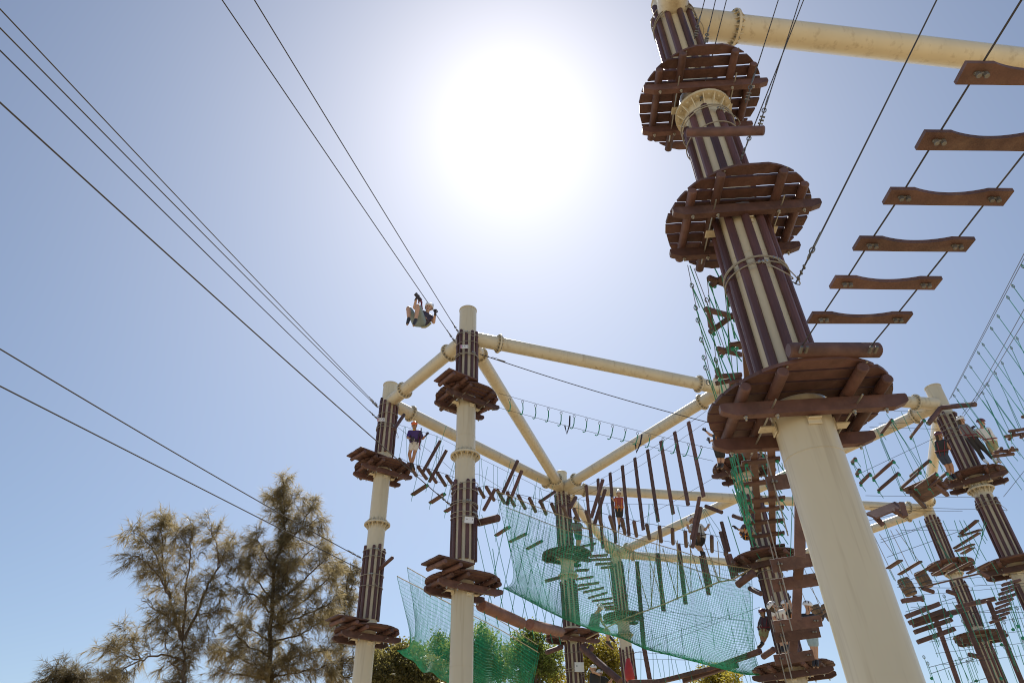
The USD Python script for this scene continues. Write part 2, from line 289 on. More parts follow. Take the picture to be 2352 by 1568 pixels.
# ---------------------------------------------------------------- steel beams between towers
def steel_beam(P, Q, label, r=.218, s0=SL, s1=SL, ends=(True, True), fr=SR):
    d = (Q-P)/np.linalg.norm(Q-P); a, b = P+d*(s0+.03), Q-d*(s1+.03) if s1 else Q
    t = thing('steel_beam', label, 'beam', a)
    obj('tube', tube([a, b], r, 28), 'paint', t)
    for o, dd, on in ((a, -d, ends[0]), (b, d, ends[1])):
        if not on: continue
        rg, fs, bs = flange_mesh(r, .05, .10, 14)
        f = obj('flange', place([rg], o, dd)[0], 'paint', t)
        obj('gussets', cat(place(fs, o, dd)), 'paint', f, smooth=False, kind='stuff'); obj('bolts', cat(place(bs, o, dd)), 'steel', f, kind='stuff')
bl = {('A', 'B'): 'cream steel beam rising from the farthest left tower to the second tower', ('B', 'G'): 'long cream beam running right from the second tower to behind the thick tower', ('E', 'A'): 'cream beam passing behind the second tower to the farthest left tower',
      ('B', 'E'): 'steep cream beam from the second tower down to the five beam crown', ('E', 'G'): 'cream beam rising right from the five beam crown, above the hanging posts', ('E', 'H'): 'level cream beam behind the hanging posts, running right from the five beam crown',
      ('F', 'R'): 'cream beam from the farthest tower rising past the big tower to the right tower', ('E', 'F'): 'short cream beam from the five beam crown to the farthest tower, behind the net', ('F', 'N'): 'low level beam leaving the farthest tower to the right behind the net',
      ('N', 'H'): 'beam behind the thick tower rising to the rear right tower', ('G', 'R'): 'level beam leaving the thick tower on its right towards the right tower', ('R', 'H'): 'steep pale beam between the right tower and rear right tower'}
for a, b in BEAMS: steel_beam(HUB[a], HUB[b], bl[(a, b)])
steel_beam(HUB['C'], C_END, 'big cream beam from the top of the thick near tower to the right edge', .28, 1.25, 0, (True, False))
steel_beam(HUB['C'], C_BACK, 'cream beam from the thick tower top running overhead out of the picture', .235, 1.6, 0, (True, False))

# ---------------------------------------------------------------- round timber platforms
def zedge(k, y, R):                                        # deck height whose near rim is seen at picture row y
    X, Y, _ = HUB[k]; u = O[:2]-A3(X, Y, 0)[:2]; u = u/np.linalg.norm(u)*R; lo, hi = 0.0, 40.0
    for _ in range(60):
        m = (lo+hi)/2
        if proj((X+u[0], Y+u[1], m))[1] > y: lo = m
        else: hi = m
    return lo
def platform(k, z, R, deg, label, deck=None, bolts=True, nplank=10, gap=.038, big=False):
    """z is the underside of the deck planks. Planks and bearers run along az(deg), joists across."""
    X, Y, _ = HUB[k]; r = RAD[k]; t = thing('wooden_platform', label, 'platform', (X, Y, z))
    PLZ.setdefault(k, []).append(z); u = az(deg); v = A3(-u[1], u[0], 0); o = A3(X, Y, z)
    hole = Point(0, 0).buffer(r+.03, 20); disc = Point(0, 0).buffer(R, 24)
    w = 2*R/nplank
    for i in range(nplank):
        y0 = -R+i*w
        p = disc.intersection(sbox(-R*2, y0+gap/2, R*2, y0+w-gap/2)).difference(hole)
        jx, jz = (rng.random()-.5)*.03, (rng.random()-.5)*.008
        for g in getattr(p, 'geoms', [p]):
            if g.area < .004: continue
            m = extrude(g.simplify(.004), .042)
            m = trimesh.Trimesh(m.vertices+A3(jx, 0, jz), m.faces, process=False)
            obj('deck_plank', frame_mesh(m, o, u, v, A3(0, 0, 1)), 'wood', t, smooth=False)
    jr = .066 if big else .06
    xs = (-.74*R, -.33*R-.08, .33*R+.08, .74*R)
    for x in xs:
        h = math.sqrt(max(R*R*.97-x*x, .05))+.02
        a, b = o+u*x+v*h-A3(0, 0, jr+.006), o+u*x-v*h-A3(0, 0, jr+.006)
        if big: a = a+v*.0
        obj('joist', log_mesh(a, b, jr, 12), 'wood', t)
    for s in (-1, 1):
        y = s*(r+.09); h = R*.99 if s < 0 else R*.93
        zc = -2*jr-.006-.09; pr = Polygon([(-h, .0), (-h+.02, -.02), (-h+.16, -.075), (h-.16, -.075), (h-.02, -.02), (h, .0), (h, .075), (h-.015, .09), (-h+.015, .09), (-h, .075)])
        m = extrude(pr, .095)
        obj('bearer', frame_mesh(m, o+v*(y+.0475)+A3(0, 0, zc), u, A3(0, 0, 1), -v), 'wood', t, smooth=False)
        if bolts:
            for x in xs:
                q = o+u*x+v*(y+s*.01)+A3(0, 0, zc-.075)
                obj('bolt', cat([log_mesh(q, q-A3(0, 0, .055), .014, 6, .003), log_mesh(q, q-A3(0, 0, .022), .026, 6, .004)]), 'bolt', t)
        # bracket welded on the shaft, under and beside the bearer
        for x in ((-.0, .0) if False else (0.0,)):
            q = o+v*(s*r)+A3(0, 0, zc-.05)
            obj('bracket', cat([beam_box(q+u*-.075+v*s*.012+A3(0, 0, -.02), q+u*.075+v*s*.012+A3(0, 0, -.02), .02, .2), beam_box(q-v*s*.0+u*-.075+A3(0, 0, -.055), q+u*.075+A3(0, 0, -.055), .14, .016)]), 'paint', t, smooth=False)
        q = o+u*(s*r)+A3(0, 0, zc-.02)
        obj('bracket', cat([beam_box(q-v*.07+u*s*.1, q+v*.07+u*s*.1, .18, .016), beam_box(q-v*.07+u*s*.012, q+v*.07+u*s*.012, .02, .16)]), 'paint', t, smooth=False)
    if bolts:
        for s in (-1, 1):
            a = o+u*(s*(r+.14))-v*(r+.32)+A3(0, 0, -2*jr-.10); b = o+u*(s*(r+.14))+v*(r+.32)+A3(0, 0, -2*jr-.10)
            obj('tie_rod', log_mesh(a, b, .012, 6, .003), 'bolt', t)
        for x in xs:
            for i in range(1, nplank):
                y = -R+i*w-.5*w; h2 = R*R-x*x-y*y
                if h2 > .02 and i % 2: obj('screw_washer', log_mesh(o+u*(x+jr*.95)+v*y-A3(0, 0, .001), o+u*(x+jr*.95)+v*y-A3(0, 0, .012), .016, 6, .003), 'bolt', t)
    if deck:                                                # rectangular jump deck beside the round one, on the same joists
        n0, n1, n2 = [atz(p, z+.13) for p in deck]; e1 = n2-n0; e2 = n1-n0; L1, L2 = np.linalg.norm(e1), np.linalg.norm(e2); e1 /= L1; e2 = e2/L2
        e2 = e2-(e2 @ e1)*e1; e2 /= np.linalg.norm(e2); n = 5; w2 = L2/n
        for i in range(n):
            j = (rng.random()-.5)*.012
            obj('jump_deck_plank', beam_box(n0+e2*(i+.5)*w2+e1*j, n0+e2*(i+.5)*w2+e1*(L1+j), w2-.002, .045, ch=.006), 'wood', t, smooth=False)
        for f_ in (.18, .62): obj('jump_deck_joist', log_mesh(n0+e1*L1*f_-A3(0, 0, .09), n0+e1*L1*f_+e2*L2*.97-A3(0, 0, .09), .06, 12), 'wood', t)
    return t
platform('C', zedge('C', 832, 1.06)-.04, 1.06, 93, 'largest nearest round plank platform, lowest on the thick tower', big=True, nplank=10, gap=.03)
platform('C', zedge('C', 387, 1.06)-.04, 1.06, 92.5, 'middle round plank platform of the thick tower, seen from below', big=True, nplank=10, gap=.045)
platform('C', zedge('C', 114, 1.06)-.04, 1.06, 92, 'topmost round plank platform of the thick tower under the big beam', big=True, nplank=10, gap=.045)
platform('A', zA(1078)-.03, .95, 53, 'upper platform with jump deck on the farthest left tower', (za(400, 457), za(290, 555), za(655, 553)))
platform('A', zA(1452), .95, 53, 'lower platform with jump deck on the farthest left tower, by the needle trees', (zh(2065, 1010), zh(1990, 1055), zh(2280, 1050)))
platform('B', zB(908)-.14, .93, 53, 'upper platform with jump deck on the second tower, below the zip lines', (zi(850, 1150), zi(662, 1322), zi(1225, 1300)))
platform('B', zB(1328)-.12, .95, 53, 'lower platform with jump deck on the second tower, above the big logs', (zj(280, 675), zj(170, 745), zj(530, 738)))
platform('E', zE(1277)+.05, 1.05, 60, 'round platform wholly behind the green net on the five beam tower')
platform('E', zE(1462)+.05, 1.05, 60, 'platform under the green net where the big logs end')
platform('F', zF(1415), 1.05, 80, 'platform of the farthest tower, seen through the green net')
platform('G', zG(1080)+.1, 1.0, 125, 'upper platform half hidden left below the largest platform')
platform('G', zG(1275)-.15, 1.05, 125, 'platform at the right end of the log bridge, behind the plank bridge')
platform('G', zG(1548)+.15, 1.1, 120, 'lowest crowded platform at the foot of the hanging boards')
platform('R', zR(1085)-.2, 1.0, 125, 'platform with three climbers on the right tower')
platform('R', zR(1300)+.05, 1.05, 125, 'lower platform of the right tower, cut by the right edge')
platform('H', zH(1306)+.2, 1.0, 120, 'upper platform of the rear right tower, behind the hanging boards')
platform('H', zH(1462)+.05, 1.05, 120, 'lower platform of the rear right tower, near the bottom right corner')
#MORE

# ---------------------------------------------------------------- cables
def sagged(a, b, sag, n=14):
    u = np.linspace(0, 1, n)[:, None]; return np.asarray(a)*(1-u)+np.asarray(b)*u-A3(0, 0, 1)*sag*4*u*(1-u)
def shackle(P, d, L=.42, mat='steel'):                      # clamp blocks, ring and turnbuckle along a cable end
    x, y, d = basis(d); ms = []
    for k in range(3): ms.append(log_mesh(P+d*(.05+.09*k)-x*.03, P+d*(.05+.09*k)+x*.045, .016, 6, .004))
    a = np.arange(13)*2*np.pi/12; c = P+d*(.40)
    ms.append(tube(c+np.outer(np.cos(a), d)*.06+np.outer(np.sin(a), x)*.03, .009, 6, False))
    c = P+d*.50; ms.append(tube(c+np.outer(np.cos(a), d)*.05+np.outer(np.sin(a), y)*.03, .009, 6, False))
    ms.append(log_mesh(P+d*.55, P+d*.80, .016, 6, .004))
    return ms
def cable(name, label, a, b, r=.008, sag=.05, ext=0.0, ends=(0, 1), group=None, mat='cable', c='cable'):
    a, b = np.asarray(a, float), np.asarray(b, float)
    if ext: a = a+(a-b)*ext
    t = thing(name, label, c, a, group); obj('wire', tube(sagged(a, b, sag), r, 6), mat, t)
    d = (a-b)/np.linalg.norm(a-b)
    if ends[1]:
        for i, m in enumerate(shackle(b+d*.05, d)): obj('clamp' if i < 3 else 'ring' if i < 5 else 'turnbuckle', m, 'steel', t, smooth=False)
    return t
LP = lambda k, p, off=.36: A3(*(HUB[k][:2]+(O[:2]-HUB[k][:2])/np.linalg.norm(O[:2]-HUB[k][:2])*off), zat(k, p[1]))
def onray(P, p, L, sign):
    q = ray(p); b = q @ (P-O); c = (P-O) @ (P-O)-L*L; D = b*b-c
    if sign == 0 or D < 0:
        X = O+q*b; v = X-P; n = np.linalg.norm(v)
        return X if n < 1e-6 else P+v*min(1, L/n) if D < 0 else X
    return O+q*(b+sign*math.sqrt(D))
B1 = at(zi(935, 820), 17.2); B2 = at(zi(985, 705), 17.2)
ZA = atz((490, -35), 11.2+CZ)
zipA = cable('zip_line', 'zip line carrying the rider, ending on the second tower', atz((490, -35), 11.2+CZ), B1, .011, .05, .6)
cable('zip_line', 'zip line above the rider, ending highest on the second tower', atz((566, -35), 11.4+CZ), B2, .011, .05, .6)
for (p, z, e, lb) in (((-40, -32), 9.6, za(560, 52), 'uppermost of the four cables running from the top left corner to the left tower'), ((-40, 13), 9.0, za(566, 72), 'second of the four long cables ending at the left tower top'),
                      ((-40, 66), 9.0, za(566, 188), 'third of the four long cables ending beside the sign of the left tower')):
    cable('zip_line', lb, atz(p, z+CZ), at(e, 20.9), .0105, .08, .4)
cable('zip_line', 'lowest thick long cable passing in front of the left tower platform', atz((-40, 184), 7.6+CZ), atv(za(1285, 1035), (-4.55, 20.6), (-1.4, 16.9)), .012, .1, .4)
cable('zip_line', 'cable crossing the needle trees to the lower batten ring of the left tower', atz((-40, 766), 6.6+CZ), at(zh(2222, 622), 20.9), .0115, .1, .3)
cable('zip_line', 'lowest left cable fading in front of the taller needle tree', atz((-40, 866), 5.6+CZ), at(zh(2222, 702), 20.9), .011, .0, .3)
cable('guy_cable', 'cable slanting right from the second tower below its beams', at(zc(1090, 225), 20.5), at(zi(1250, 965), 17.3), .013, .1)
# cables fanning up and out from the thick tower
for i, (p, q, zr, d0, lb) in enumerate((((1618, 0), zs(925, 380), 13.2, 7.0, 'cable with clamps at the very top of the thick tower'), ((1643, 0), zs(1030, 430), 13.6, 6.9, 'second cable rising from behind the topmost platform'),
                            ((1668, 0), zs(985, 990), 13.4, 6.7, 'cable crossing in front of the topmost round platform'), ((1787, 0), zs(1425, 1010), 12.6, 7.0, 'cable ending with a clamp at the right of the topmost platform'),
                            ((1836, 0), zs(1555, 1250), 12.4, 7.0, 'left one of two close cables above the upper side log'), ((1845, 0), zs(1375, 1575), 12.6, 7.0, 'right one of two close cables running past the upper side log'),
                            ((2150, 0), (1827, 652), 10.0, 6.75, 'hand cable above the stepped plank bridge, clamped to the thick tower'))):
    b = at(q, d0+.5 if d0 > 6.8 else 7.55); a = atz((p[0], p[1]), zr+CZ)
    cable('hand_cable', lb, a, b, .009 if i < 6 else .011, .02, .5)
def side_log(a, b, r, label, name='side_log'):
    t = tag(obj(name, log_mesh(a, b, r, 14, .015), 'wood'), label, 'log'); return t
side_log(at(zs(850, 1300), 6.75), at(zs(1612, 1280), 6.9), .07, 'round log standing out to the right below the bolted flange of the thick tower')
LZ = PLZ['C'][0]+.042+.075; LGa, LGb = atz(zt(1060, 490), LZ), atz(zt(1955, 490), LZ)
side_log(LGa, LGb, .085, 'thick log lying on the largest platform where the stepped bridge starts')

# ---------------------------------------------------------------- near plank bridge, upper right
Lp = [zt(1190, 480), zt(1400, 165), zx(228, 1183), zx(350, 993), zx(505, 760), zx(675, 485), zx(880, 155)]
Rp = [zt(1865, 480), zt(2125, 165), zx(612, 1187), zx(765, 997), zx(945, 765), zx(1165, 490), zx(1400, 160)]
def optdepth_pt(p, D): q = ray(p); return O+q*(D/(q @ CF))
D0 = float((mid_l := (LGa+LGb)/2-O) @ CF)-.05; sp0 = 158.0
deps = []
for a, b in zip(Lp, Rp): deps.append(D0*sp0/math.hypot(a[0]-b[0], a[1]-b[1]))
pf = np.polyfit(range(7), deps, 2); deps = np.polyval(pf, range(-1, 10))
Ls = [optdepth_pt(p, deps[i+1]) for i, p in enumerate(Lp)]; Rs = [optdepth_pt(p, deps[i+1]) for i, p in enumerate(Rp)]
Le = Ls[6]+(Ls[6]-Ls[5])*2.2; Re = Rs[6]+(Rs[6]-Rs[5])*2.2
t = thing('plank_bridge', 'near stepped bridge of dished planks on two cables at upper right', 'bridge', Ls[0])
for pts in (Ls+[Le], Rs+[Re]): obj('cable', tube(np.array(pts)+A3(0, 0, .02), .0075, 6), 'cable', t)
for i in range(1, 7):
    a, b = Ls[i], Rs[i]; x = (b-a); W = np.linalg.norm(x); x /= W; cd = Ls[i]-Ls[i-1]; cd -= (cd @ x)*x; step = np.linalg.norm(cd); cd /= step; n = np.cross(x, cd)
    pxstep = math.hypot(Lp[i][0]-Lp[i-1][0], Lp[i][1]-Lp[i-1][1]); hw = .165
    ov = .13; X = np.linspace(-ov, W+ov, 31); m_ = (X-W*.1)/(W*.8); dip = np.where((m_ > 0) & (m_ < 1), np.sin(np.pi*np.clip(m_, 0, 1))**.8*.052, 0)
    poly = Polygon([(-ov, -hw*.55), (W+ov, -hw*.55)]+[(xx, hw*.42-dd) for xx, dd in zip(X[::-1], dip[::-1])])
    pl = obj('step_plank', frame_mesh(extrude(poly, .038), a-n*.019, x, cd, n), 'wood_light', t, smooth=False)
    for P in (a, b):
        s_ = -1 if n @ (P-O) > 0 else 1; nn = n*s_
        obj('clamp', cat([log_mesh(P+nn*.02+x*q, P+nn*.065+x*q, .02, 6, .004) for q in (-.028, .028)]+[log_mesh(P+nn*.028-x*.05, P+nn*.028+x*.05, .012, 6, .003)]), 'steel', pl)
for P in (Ls[0], Rs[0]): obj('clamp', cat([log_mesh(P+A3(q, 0, -.05), P+A3(q, -.09, -.03), .02, 6, .004) for q in (-.03, .03)]), 'steel', t)

# ---------------------------------------------------------------- generic hung pieces
def hlog(t, p, q, d, r=.055, mat='wood', name='log', clampL=(.6, 2.2)):   # level log seen from p to q, its nearer end at distance d
    if p[1] > q[1]: p, q = q, p
    a = at(p, d); b = atz(q, a[2]); v = b-a; L = np.linalg.norm(v); L2 = min(max(L, clampL[0]), clampL[1])
    if abs(L2-L) > .01: b = onray(a, q, L2, 1)
    obj(name, log_mesh(a, b, r, 10), mat, t); return a, b
def hboard(t, p, q, d, w=.2, h=.045, name='board', mat='wood', maxL=2.4, tilt=None):
    if p[1] > q[1]: p, q = q, p
    a = at(p, d); b = atz(q, a[2]); L = np.linalg.norm(b-a)
    if L > maxL: b = onray(a, q, maxL, 1)
    obj(name, beam_box(a, b, w, h, tilt if tilt is not None else (0, 0, 1)), mat, t, smooth=False); return a, b
def rope(t, pts, r=.006, mat='rope_green', name='rope'): return obj(name, tube(np.array(pts), r*1.3, 5), mat, t)
def mid(a, b): return (np.asarray(a)+np.asarray(b))/2

# long log bridge from the left tower past the second tower to the crowded tower
bA, bG = HUB['A'][:2]+A3(.6, 0, 0)[:2], HUB['G'][:2]
t = thing('log_bridge', 'long sagging bridge of short logs on which the orange helmet climber stands', 'bridge', at(za(815, 640), 21.0))
_origin.clear()
lg = [(za, (775, 575), (860, 700)), (za, (865, 620), (945, 740)), (za, (960, 650), (1045, 770)), (za, (1055, 680), (1140, 805)), (za, (1150, 710), (1230, 835)), (za, (1240, 740), (1325, 860)),
      (zb, (-10, 865), (40, 950)), (zb, (62, 850), (138, 978)), (zb, (170, 880), (240, 1005)), (zb, (268, 905), (338, 1035)), (zb, (377, 935), (443, 1060)), (zb, (485, 960), (545, 1090)), (zb, (590, 985), (648, 1115)),
      (zb, (702, 1015), (745, 1115)), (zb, (812, 1035), (855, 1145)), (zb, (920, 1065), (968, 1180)), (zb, (1040, 1090), (1080, 1215)), (zb, (1160, 1110), (1195, 1240)),
      (zc, (97, 1140), (140, 1285)), (zc, (215, 1165), (245, 1305)), (zc, (333, 1190), (358, 1330)), (zc, (458, 1220), (485, 1355)), (zc, (582, 1240), (600, 1385)), (zc, (710, 1265), (716, 1405)),
      (zc, (835, 1290), (845, 1430)), (zc, (965, 1310), (970, 1460)), (zc, (1095, 1335), (1098, 1480)), (zc, (1235, 1365), (1228, 1510))]
NA, NB = [], []
for f, p, q in lg:
    a0 = atv(f(*p), bA, bG); d = math.hypot(a0[0], a0[1])
    a, b = hlog(t, f(*p), f(*q), d, .062, clampL=(.85, 1.5)); NA.append(a); NB.append(b)
for P in (NA, NB): obj('cable', tube(np.array(P)+A3(0, 0, .05), .008, 5), 'cable', t)
for f, p, q in ((za, (1180, 395), (1010, 700)), (za, (1240, 490), (1070, 800)), (zb, (370, 590), (220, 920)), (zb, (410, 690), (305, 955)), (zb, (148, 870), (35, 1080)), (zb, (290, 935), (262, 1025)), (zb, (1205, 775), (1090, 1150)), (zb, (1228, 872), (1120, 1220)), (zc, (975, 945), (900, 1360)), (zc, (990, 1050), (905, 1445)),
                (zc, (1190, 1190), (1265, 1480)), (zc, (1180, 1285), (1240, 1500))):
    a, b = atv(f(*p), bA, bG), atv(f(*q), bA, bG)
    obj('slanted_log', log_mesh(a, b, .06, 10), 'wood', t)
up = [atv(p, bA+A3(0, .5, 0)[:2], bG+A3(0, .5, 0)[:2]) for p in (za(735, 230), za(1140, 350), zb(35, 585), zb(185, 660), zb(340, 735), zb(490, 808), zb(625, 880), zb(900, 960), zb(1230, 1010), zc(590, 1020), zc(1000, 1045))]
obj('hand_cable', tube(up, .006, 5), 'cable', t)
hl = [a for a in up]
P = np.array(up)
for i in range(len(NB)):
    c = NB[i] if i % 2 else NA[i]; j = np.argmin(np.abs(P[:, 0]-c[0])); k = min(j+1, len(P)-1) if c[0] > P[j][0] else max(j-1, 0)
    u = 0 if k == j else (c[0]-P[j][0])/(P[k][0]-P[j][0]+1e-9); top = P[j]*(1-u)+P[k]*u
    if top[2]-c[2] > .3: rope(t, [top, c], .0055)
    if i % 3 == 0 and top[2]-c[2] > .3: rope(t, [top+A3(.04, 0, 0), NA[i] if i % 2 else NB[i]], .0055)

# board bridge hung below it, left tower to the five beam tower
t = thing('board_bridge', 'row of tilted boards hung on V ropes just below the log bridge', 'bridge', at(za(980, 880), 21.0))
bd = [(za, (1050, 832), (908, 925), 21.2), (za, (1218, 918), (1083, 1005), 21.8), (za, (1330, 1030), (1230, 1090), 22.4), (zb, (165, 1150), (-20, 1200), 23.6), (zb, (285, 1240), (157, 1325), 24.0), (zb, (450, 1308), (295, 1385), 24.6), (zb, (605, 1378), (462, 1455), 25.2)]
bcab = [(925, 1090)]
V = [((1135, 350), (1050, 835), (908, 925)), ((1300, 430), (1218, 918), (1083, 1005))]
for f, p, q, d in bd:
    a, b = hboard(t, f(*p), f(*q), d, .17, .05)
    for e in (a, b):
        top = e+A3(.55 if e is a else .35, .1, 2.3); rope(t, [top, e], .006); rope(t, [e, e-A3(.03, .02, .25)], .006); 
        obj('knot', trimesh.creation.icosphere(1, .05).apply_translation(e) if False else trimesh.Trimesh(trimesh.creation.icosphere(1, .05).vertices+e, trimesh.creation.icosphere(1, .05).faces), 'rope_green', t)
obj('cable', tube([at(za(715, 230), 21), at(za(1155, 560), 21.4), at(za(1300, 690), 21.8), at(zb(0, 730), 22.5), at(zb(210, 860), 23.2), at(zb(560, 1010), 25)], .006, 5), 'cable', t)

# hanging posts, five beam tower to the crowded tower
pe, pg = HUB['E'][:2], HUB['G'][:2]
t = thing('post_bridge', 'row of tall flat posts hanging upright between cables, white helmet climber between them', 'bridge', atv(zc(865, 210), pe, pg))
hp = [(zb, (1040, 830), (1100, 1480)), (zb, (1155, 770), (1205, 1450)), (zc, (98, 710), (155, 1400)), (zc, (218, 640), (285, 1330)), (zc, (340, 565), (425, 1270)), (zc, (465, 485), (570, 1190)), (zc, (595, 400), (718, 1115)), (zc, (730, 310), (865, 1030)), (zc, (866, 212), (1016, 945))]
T1, T2, T3 = [], [], []
for f, p, q in hp:
    a, b = atv(f(*p), pe, pg), atv(f(*q), pe, pg); n = A3(*(pg-pe), 0); n /= np.linalg.norm(n)
    obj('post', beam_box(a, b, .15, .06, np.cross(n, A3(0, 0, 1))), 'wood', t, smooth=False)
    T1.append(a*.97+b*.03-A3(0, .05, 0)); T2.append(a*.84+b*.16-A3(0, .05, 0)); T3.append(a*.14+b*.86-A3(0, .05, 0))
for T in (T1, T2, T3):
    T = [T[0]+(T[0]-T[1])*1.5]+T+[T[-1]+(T[-1]-T[-2])*1.2]; obj('cable', tube(T, .0065, 5), 'cable', t)

# rope loops hanging between two cables in the middle of the sky
t = thing('loop_bridge', 'two thin cables with a row of short green rope loops against the open sky', 'bridge', at(zb(160, 70), 17.5))
ua, ub = at((1146, 903), 17.2), at(zc(1240, 510), 19.5); la, lb2 = at(zb(165, 68), 17.3), at(zc(1110, 595), 19.5)
obj('cable', tube(sagged(ua, ub, .05), .006, 5), 'cable', t); obj('cable', tube(sagged(la, lb2, .05), .006, 5), 'cable', t)
for f, p, q in [(zb, (290, 10), (272, 100)), (zb, (418, 30), (392, 132)), (zb, (544, 68), (516, 175)), (zb, (670, 102), (638, 205)), (zb, (796, 140), (760, 245)), (zb, (924, 172), (884, 270)), (zb, (1046, 205), (1006, 305)), (zb, (1172, 240), (1128, 338)), (zb, (1302, 270), (1248, 375)), (zb, (1427, 305), (1375, 397)),
                (zc, (370, 340), (320, 425)), (zc, (488, 365), (440, 455)), (zc, (620, 395), (568, 487)), (zc, (744, 425), (690, 515)), (zc, (872, 450), (808, 540)), (zc, (996, 475), (930, 565))]:
    u = (f(*p)[0]-1146)/600; d = 17.2+2.3*u; a = at(f(*p), d); b = at(f(*q), d); v = b-a
    rope(t, [a, a+v*.5+A3(.05, 0, -.02), a+v*.85+A3(.05, 0, -.06), b+A3(.03, 0, -.03), b], .012)
    an = np.arange(11)*2*np.pi/10; obj('ring', tube(a+A3(0, 0, .05)+np.c_[.035*np.cos(an), 0*an, .045*np.sin(an)], .008, 5, False), 'steel', t)
for f, p, m_, q in ((zb, (880, 155), (850, 330), (832, 250)), (zc, (410, 335), (355, 515), (348, 430))):
    d = 18.5; rope(t, [at(f(*p), d), at(f((p[0]+m_[0])/2+12, (p[1]+m_[1])/2), d), at(f(*m_), d), at(f(*q), d)], .02, 'glove', 'hanging_strap')

# ---------------------------------------------------------------- nets
def net(label, S, nu, nv, r=.0045, mat='net_green', su=1, sv=1, name='safety_net', border='rope_tan', borders=(0, 1)):
    U, Vv = np.linspace(0, 1, nu), np.linspace(0, 1, nv)
    G = np.array([[S(u, v) for v in Vv] for u in U]); t = thing(name, label, 'net', G[0, 0])
    ms = []
    G = G+ (rng.random(G.shape)-.5)*.008
    for i in range(nu): ms.append(tube(G[i, ::sv], r, 3, False))
    for j in range(nv): ms.append(tube(G[::su, j], r, 3, False))
    obj('mesh', cat(ms), mat, t, smooth=False, kind='stuff')
    for v in borders: obj('edge_rope', tube(G[::4, v*(nv-1)], .014, 5), border, t)
    for u in (0, nu-1): obj('side_rope', tube(G[u], .008, 5), mat, t)
    return t, G
def polyS(pts):
    P = np.array(pts); s = np.r_[0, np.cumsum(np.linalg.norm(np.diff(P, axis=0), axis=1))]; s /= s[-1]
    return lambda u: np.array([np.interp(u, s, P[:, k]) for k in range(3)])
nr = polyS([atv(f(*p), bA+A3(0, -.1, 0)[:2], bG+A3(0, -.1, 0)[:2]) for f, p in ((zb, (160, 890)), (zb, (350, 960)), (zb, (560, 1045)), (zb, (720, 1105)), (zb, (1000, 1190)), (zb, (1240, 1245)), (zc, (300, 1345)), (zc, (520, 1400)), (ze, (870, 115)), (ze, (1350, 265)), (ze, (1660, 315)))])
acr = A3(math.sin(math.radians(12)), math.cos(math.radians(12)), 0)
def S2(u, v):
    a = nr(u); D = 2.95+.25*math.sin(math.pi*u)-.1*u; w = 1.35; k = (2*v-1)
    bulge = .18*math.sin(2*math.pi*v)
    return a+acr*(w*(v+.08*math.sin(2*math.pi*v)))+A3(0, 0, -D*(1-abs(k)**2.6))+A3(.40*abs(math.sin(2*math.pi*v))*((1-u)**9-u**9), 0, 0)
net('big green net hung like a trough under the log bridge', S2, 150, 100, .0043)
n1 = polyS([at(zq(445, 285), 21.3), at(zq(1090, 620), 23.2), at(zq(1700, 935), 25.5), at(zd(650, 1235), 27)])
f1 = polyS([at(zq(565, 180), 22.2), at(zq(780, 300), 22.8), at(zq(1220, 545), 24.6), at(zq(1700, 830), 26.6), at(zd(640, 1150), 28)])
def S1(u, v):
    a, b = n1(u), f1(u); k = 2*v-1; D = 2.35+.3*math.sin(math.pi*u)
    return a*(1-v)+b*v+A3(0, 0, -D*(1-abs(k)**2.4))+A3(.42, .24, 0)*abs(math.sin(2*math.pi*v))*((1-u)**9-u**9)+(.05*math.sin(u*31)+.04*math.sin(u*57+2))*A3(0, 0, 1)*math.sin(math.pi*v)
net('lower left green net trough in front of the small green trees', S1, 130, 84, .0038)
# tan ropes strung in V shape with a rope line across the big net
t = thing('rope_web', 'tan rope line with V strands slanting across the big green net', 'rope', at(ze(80, 950), 24.5))
rl = [at(p, d) for p, d in ((zd(1170, 1080), 26.5), (zd(1310, 1010), 26), (zd(1410, 945), 25.5), (ze(290, 850), 24.5), (ze(690, 705), 23.6), (ze(990, 575), 22.9), (ze(1310, 455), 22.2), (ze(1460, 430), 21.9), (ze(1660, 310), 21.4))]
obj('main_rope', tube(rl, .022, 6), 'rope_tan', t)
for tx, ty, bx, by in ((20, -140, 180, 870), (200, -150, 245, 855), (330, 60, 290, 850), (330, 60, 545, 765), (480, 20, 700, 705), (545, 150, 570, 755), (640, -120, 555, 760), (640, -120, 700, 700), (690, 90, 850, 650), (850, 0, 850, 650), (830, 0, 985, 578), (990, -60, 1000, 572), (970, 20, 1130, 520), (1130, -20, 1300, 458), (1290, 10, 1320, 455), (1220, 190, 1310, 455)):
    d = 24.8-2.6*bx/1310; rope(t, [at(ze(tx, ty), d+.3), at(ze(bx, by), d)], .011, 'rope_tan', 'strand')
# stair of boards to the farthest tower
t = thing('board_stair', 'stair of level boards behind the net between the five beam tower and farthest tower', 'bridge', at(zd(1190, 330), 29.5))
for i, (p, q) in enumerate((((1050, 330), (1190, 325)), ((1060, 425), (1240, 400)), ((1075, 495), (1305, 465)), ((1070, 540), (1190, 515)), ((1135, 570), (1355, 520)), ((1190, 632), (1395, 573)), ((1235, 665), (1450, 635)), ((1285, 707), (1475, 685)), ((1350, 732), (1510, 720)), ((1380, 757), (1510, 750)), ((1210, 175), (1400, 160)), ((1235, 212), (1440, 205)), ((1270, 262), (1440, 250)), ((1330, 300), (1470, 290)), ((1100, 70), (1270, 35)))):
    a, b = at(zd(*p), 29.3+.35*(i % 10)), at(zd(*q), 29.5+.35*(i % 10)); obj('step', beam_box(a, b, .22, .06), 'wood', t, smooth=False)
    for e in (a, b): rope(t, [e, e+A3(0, 0, 1.5)], .006)
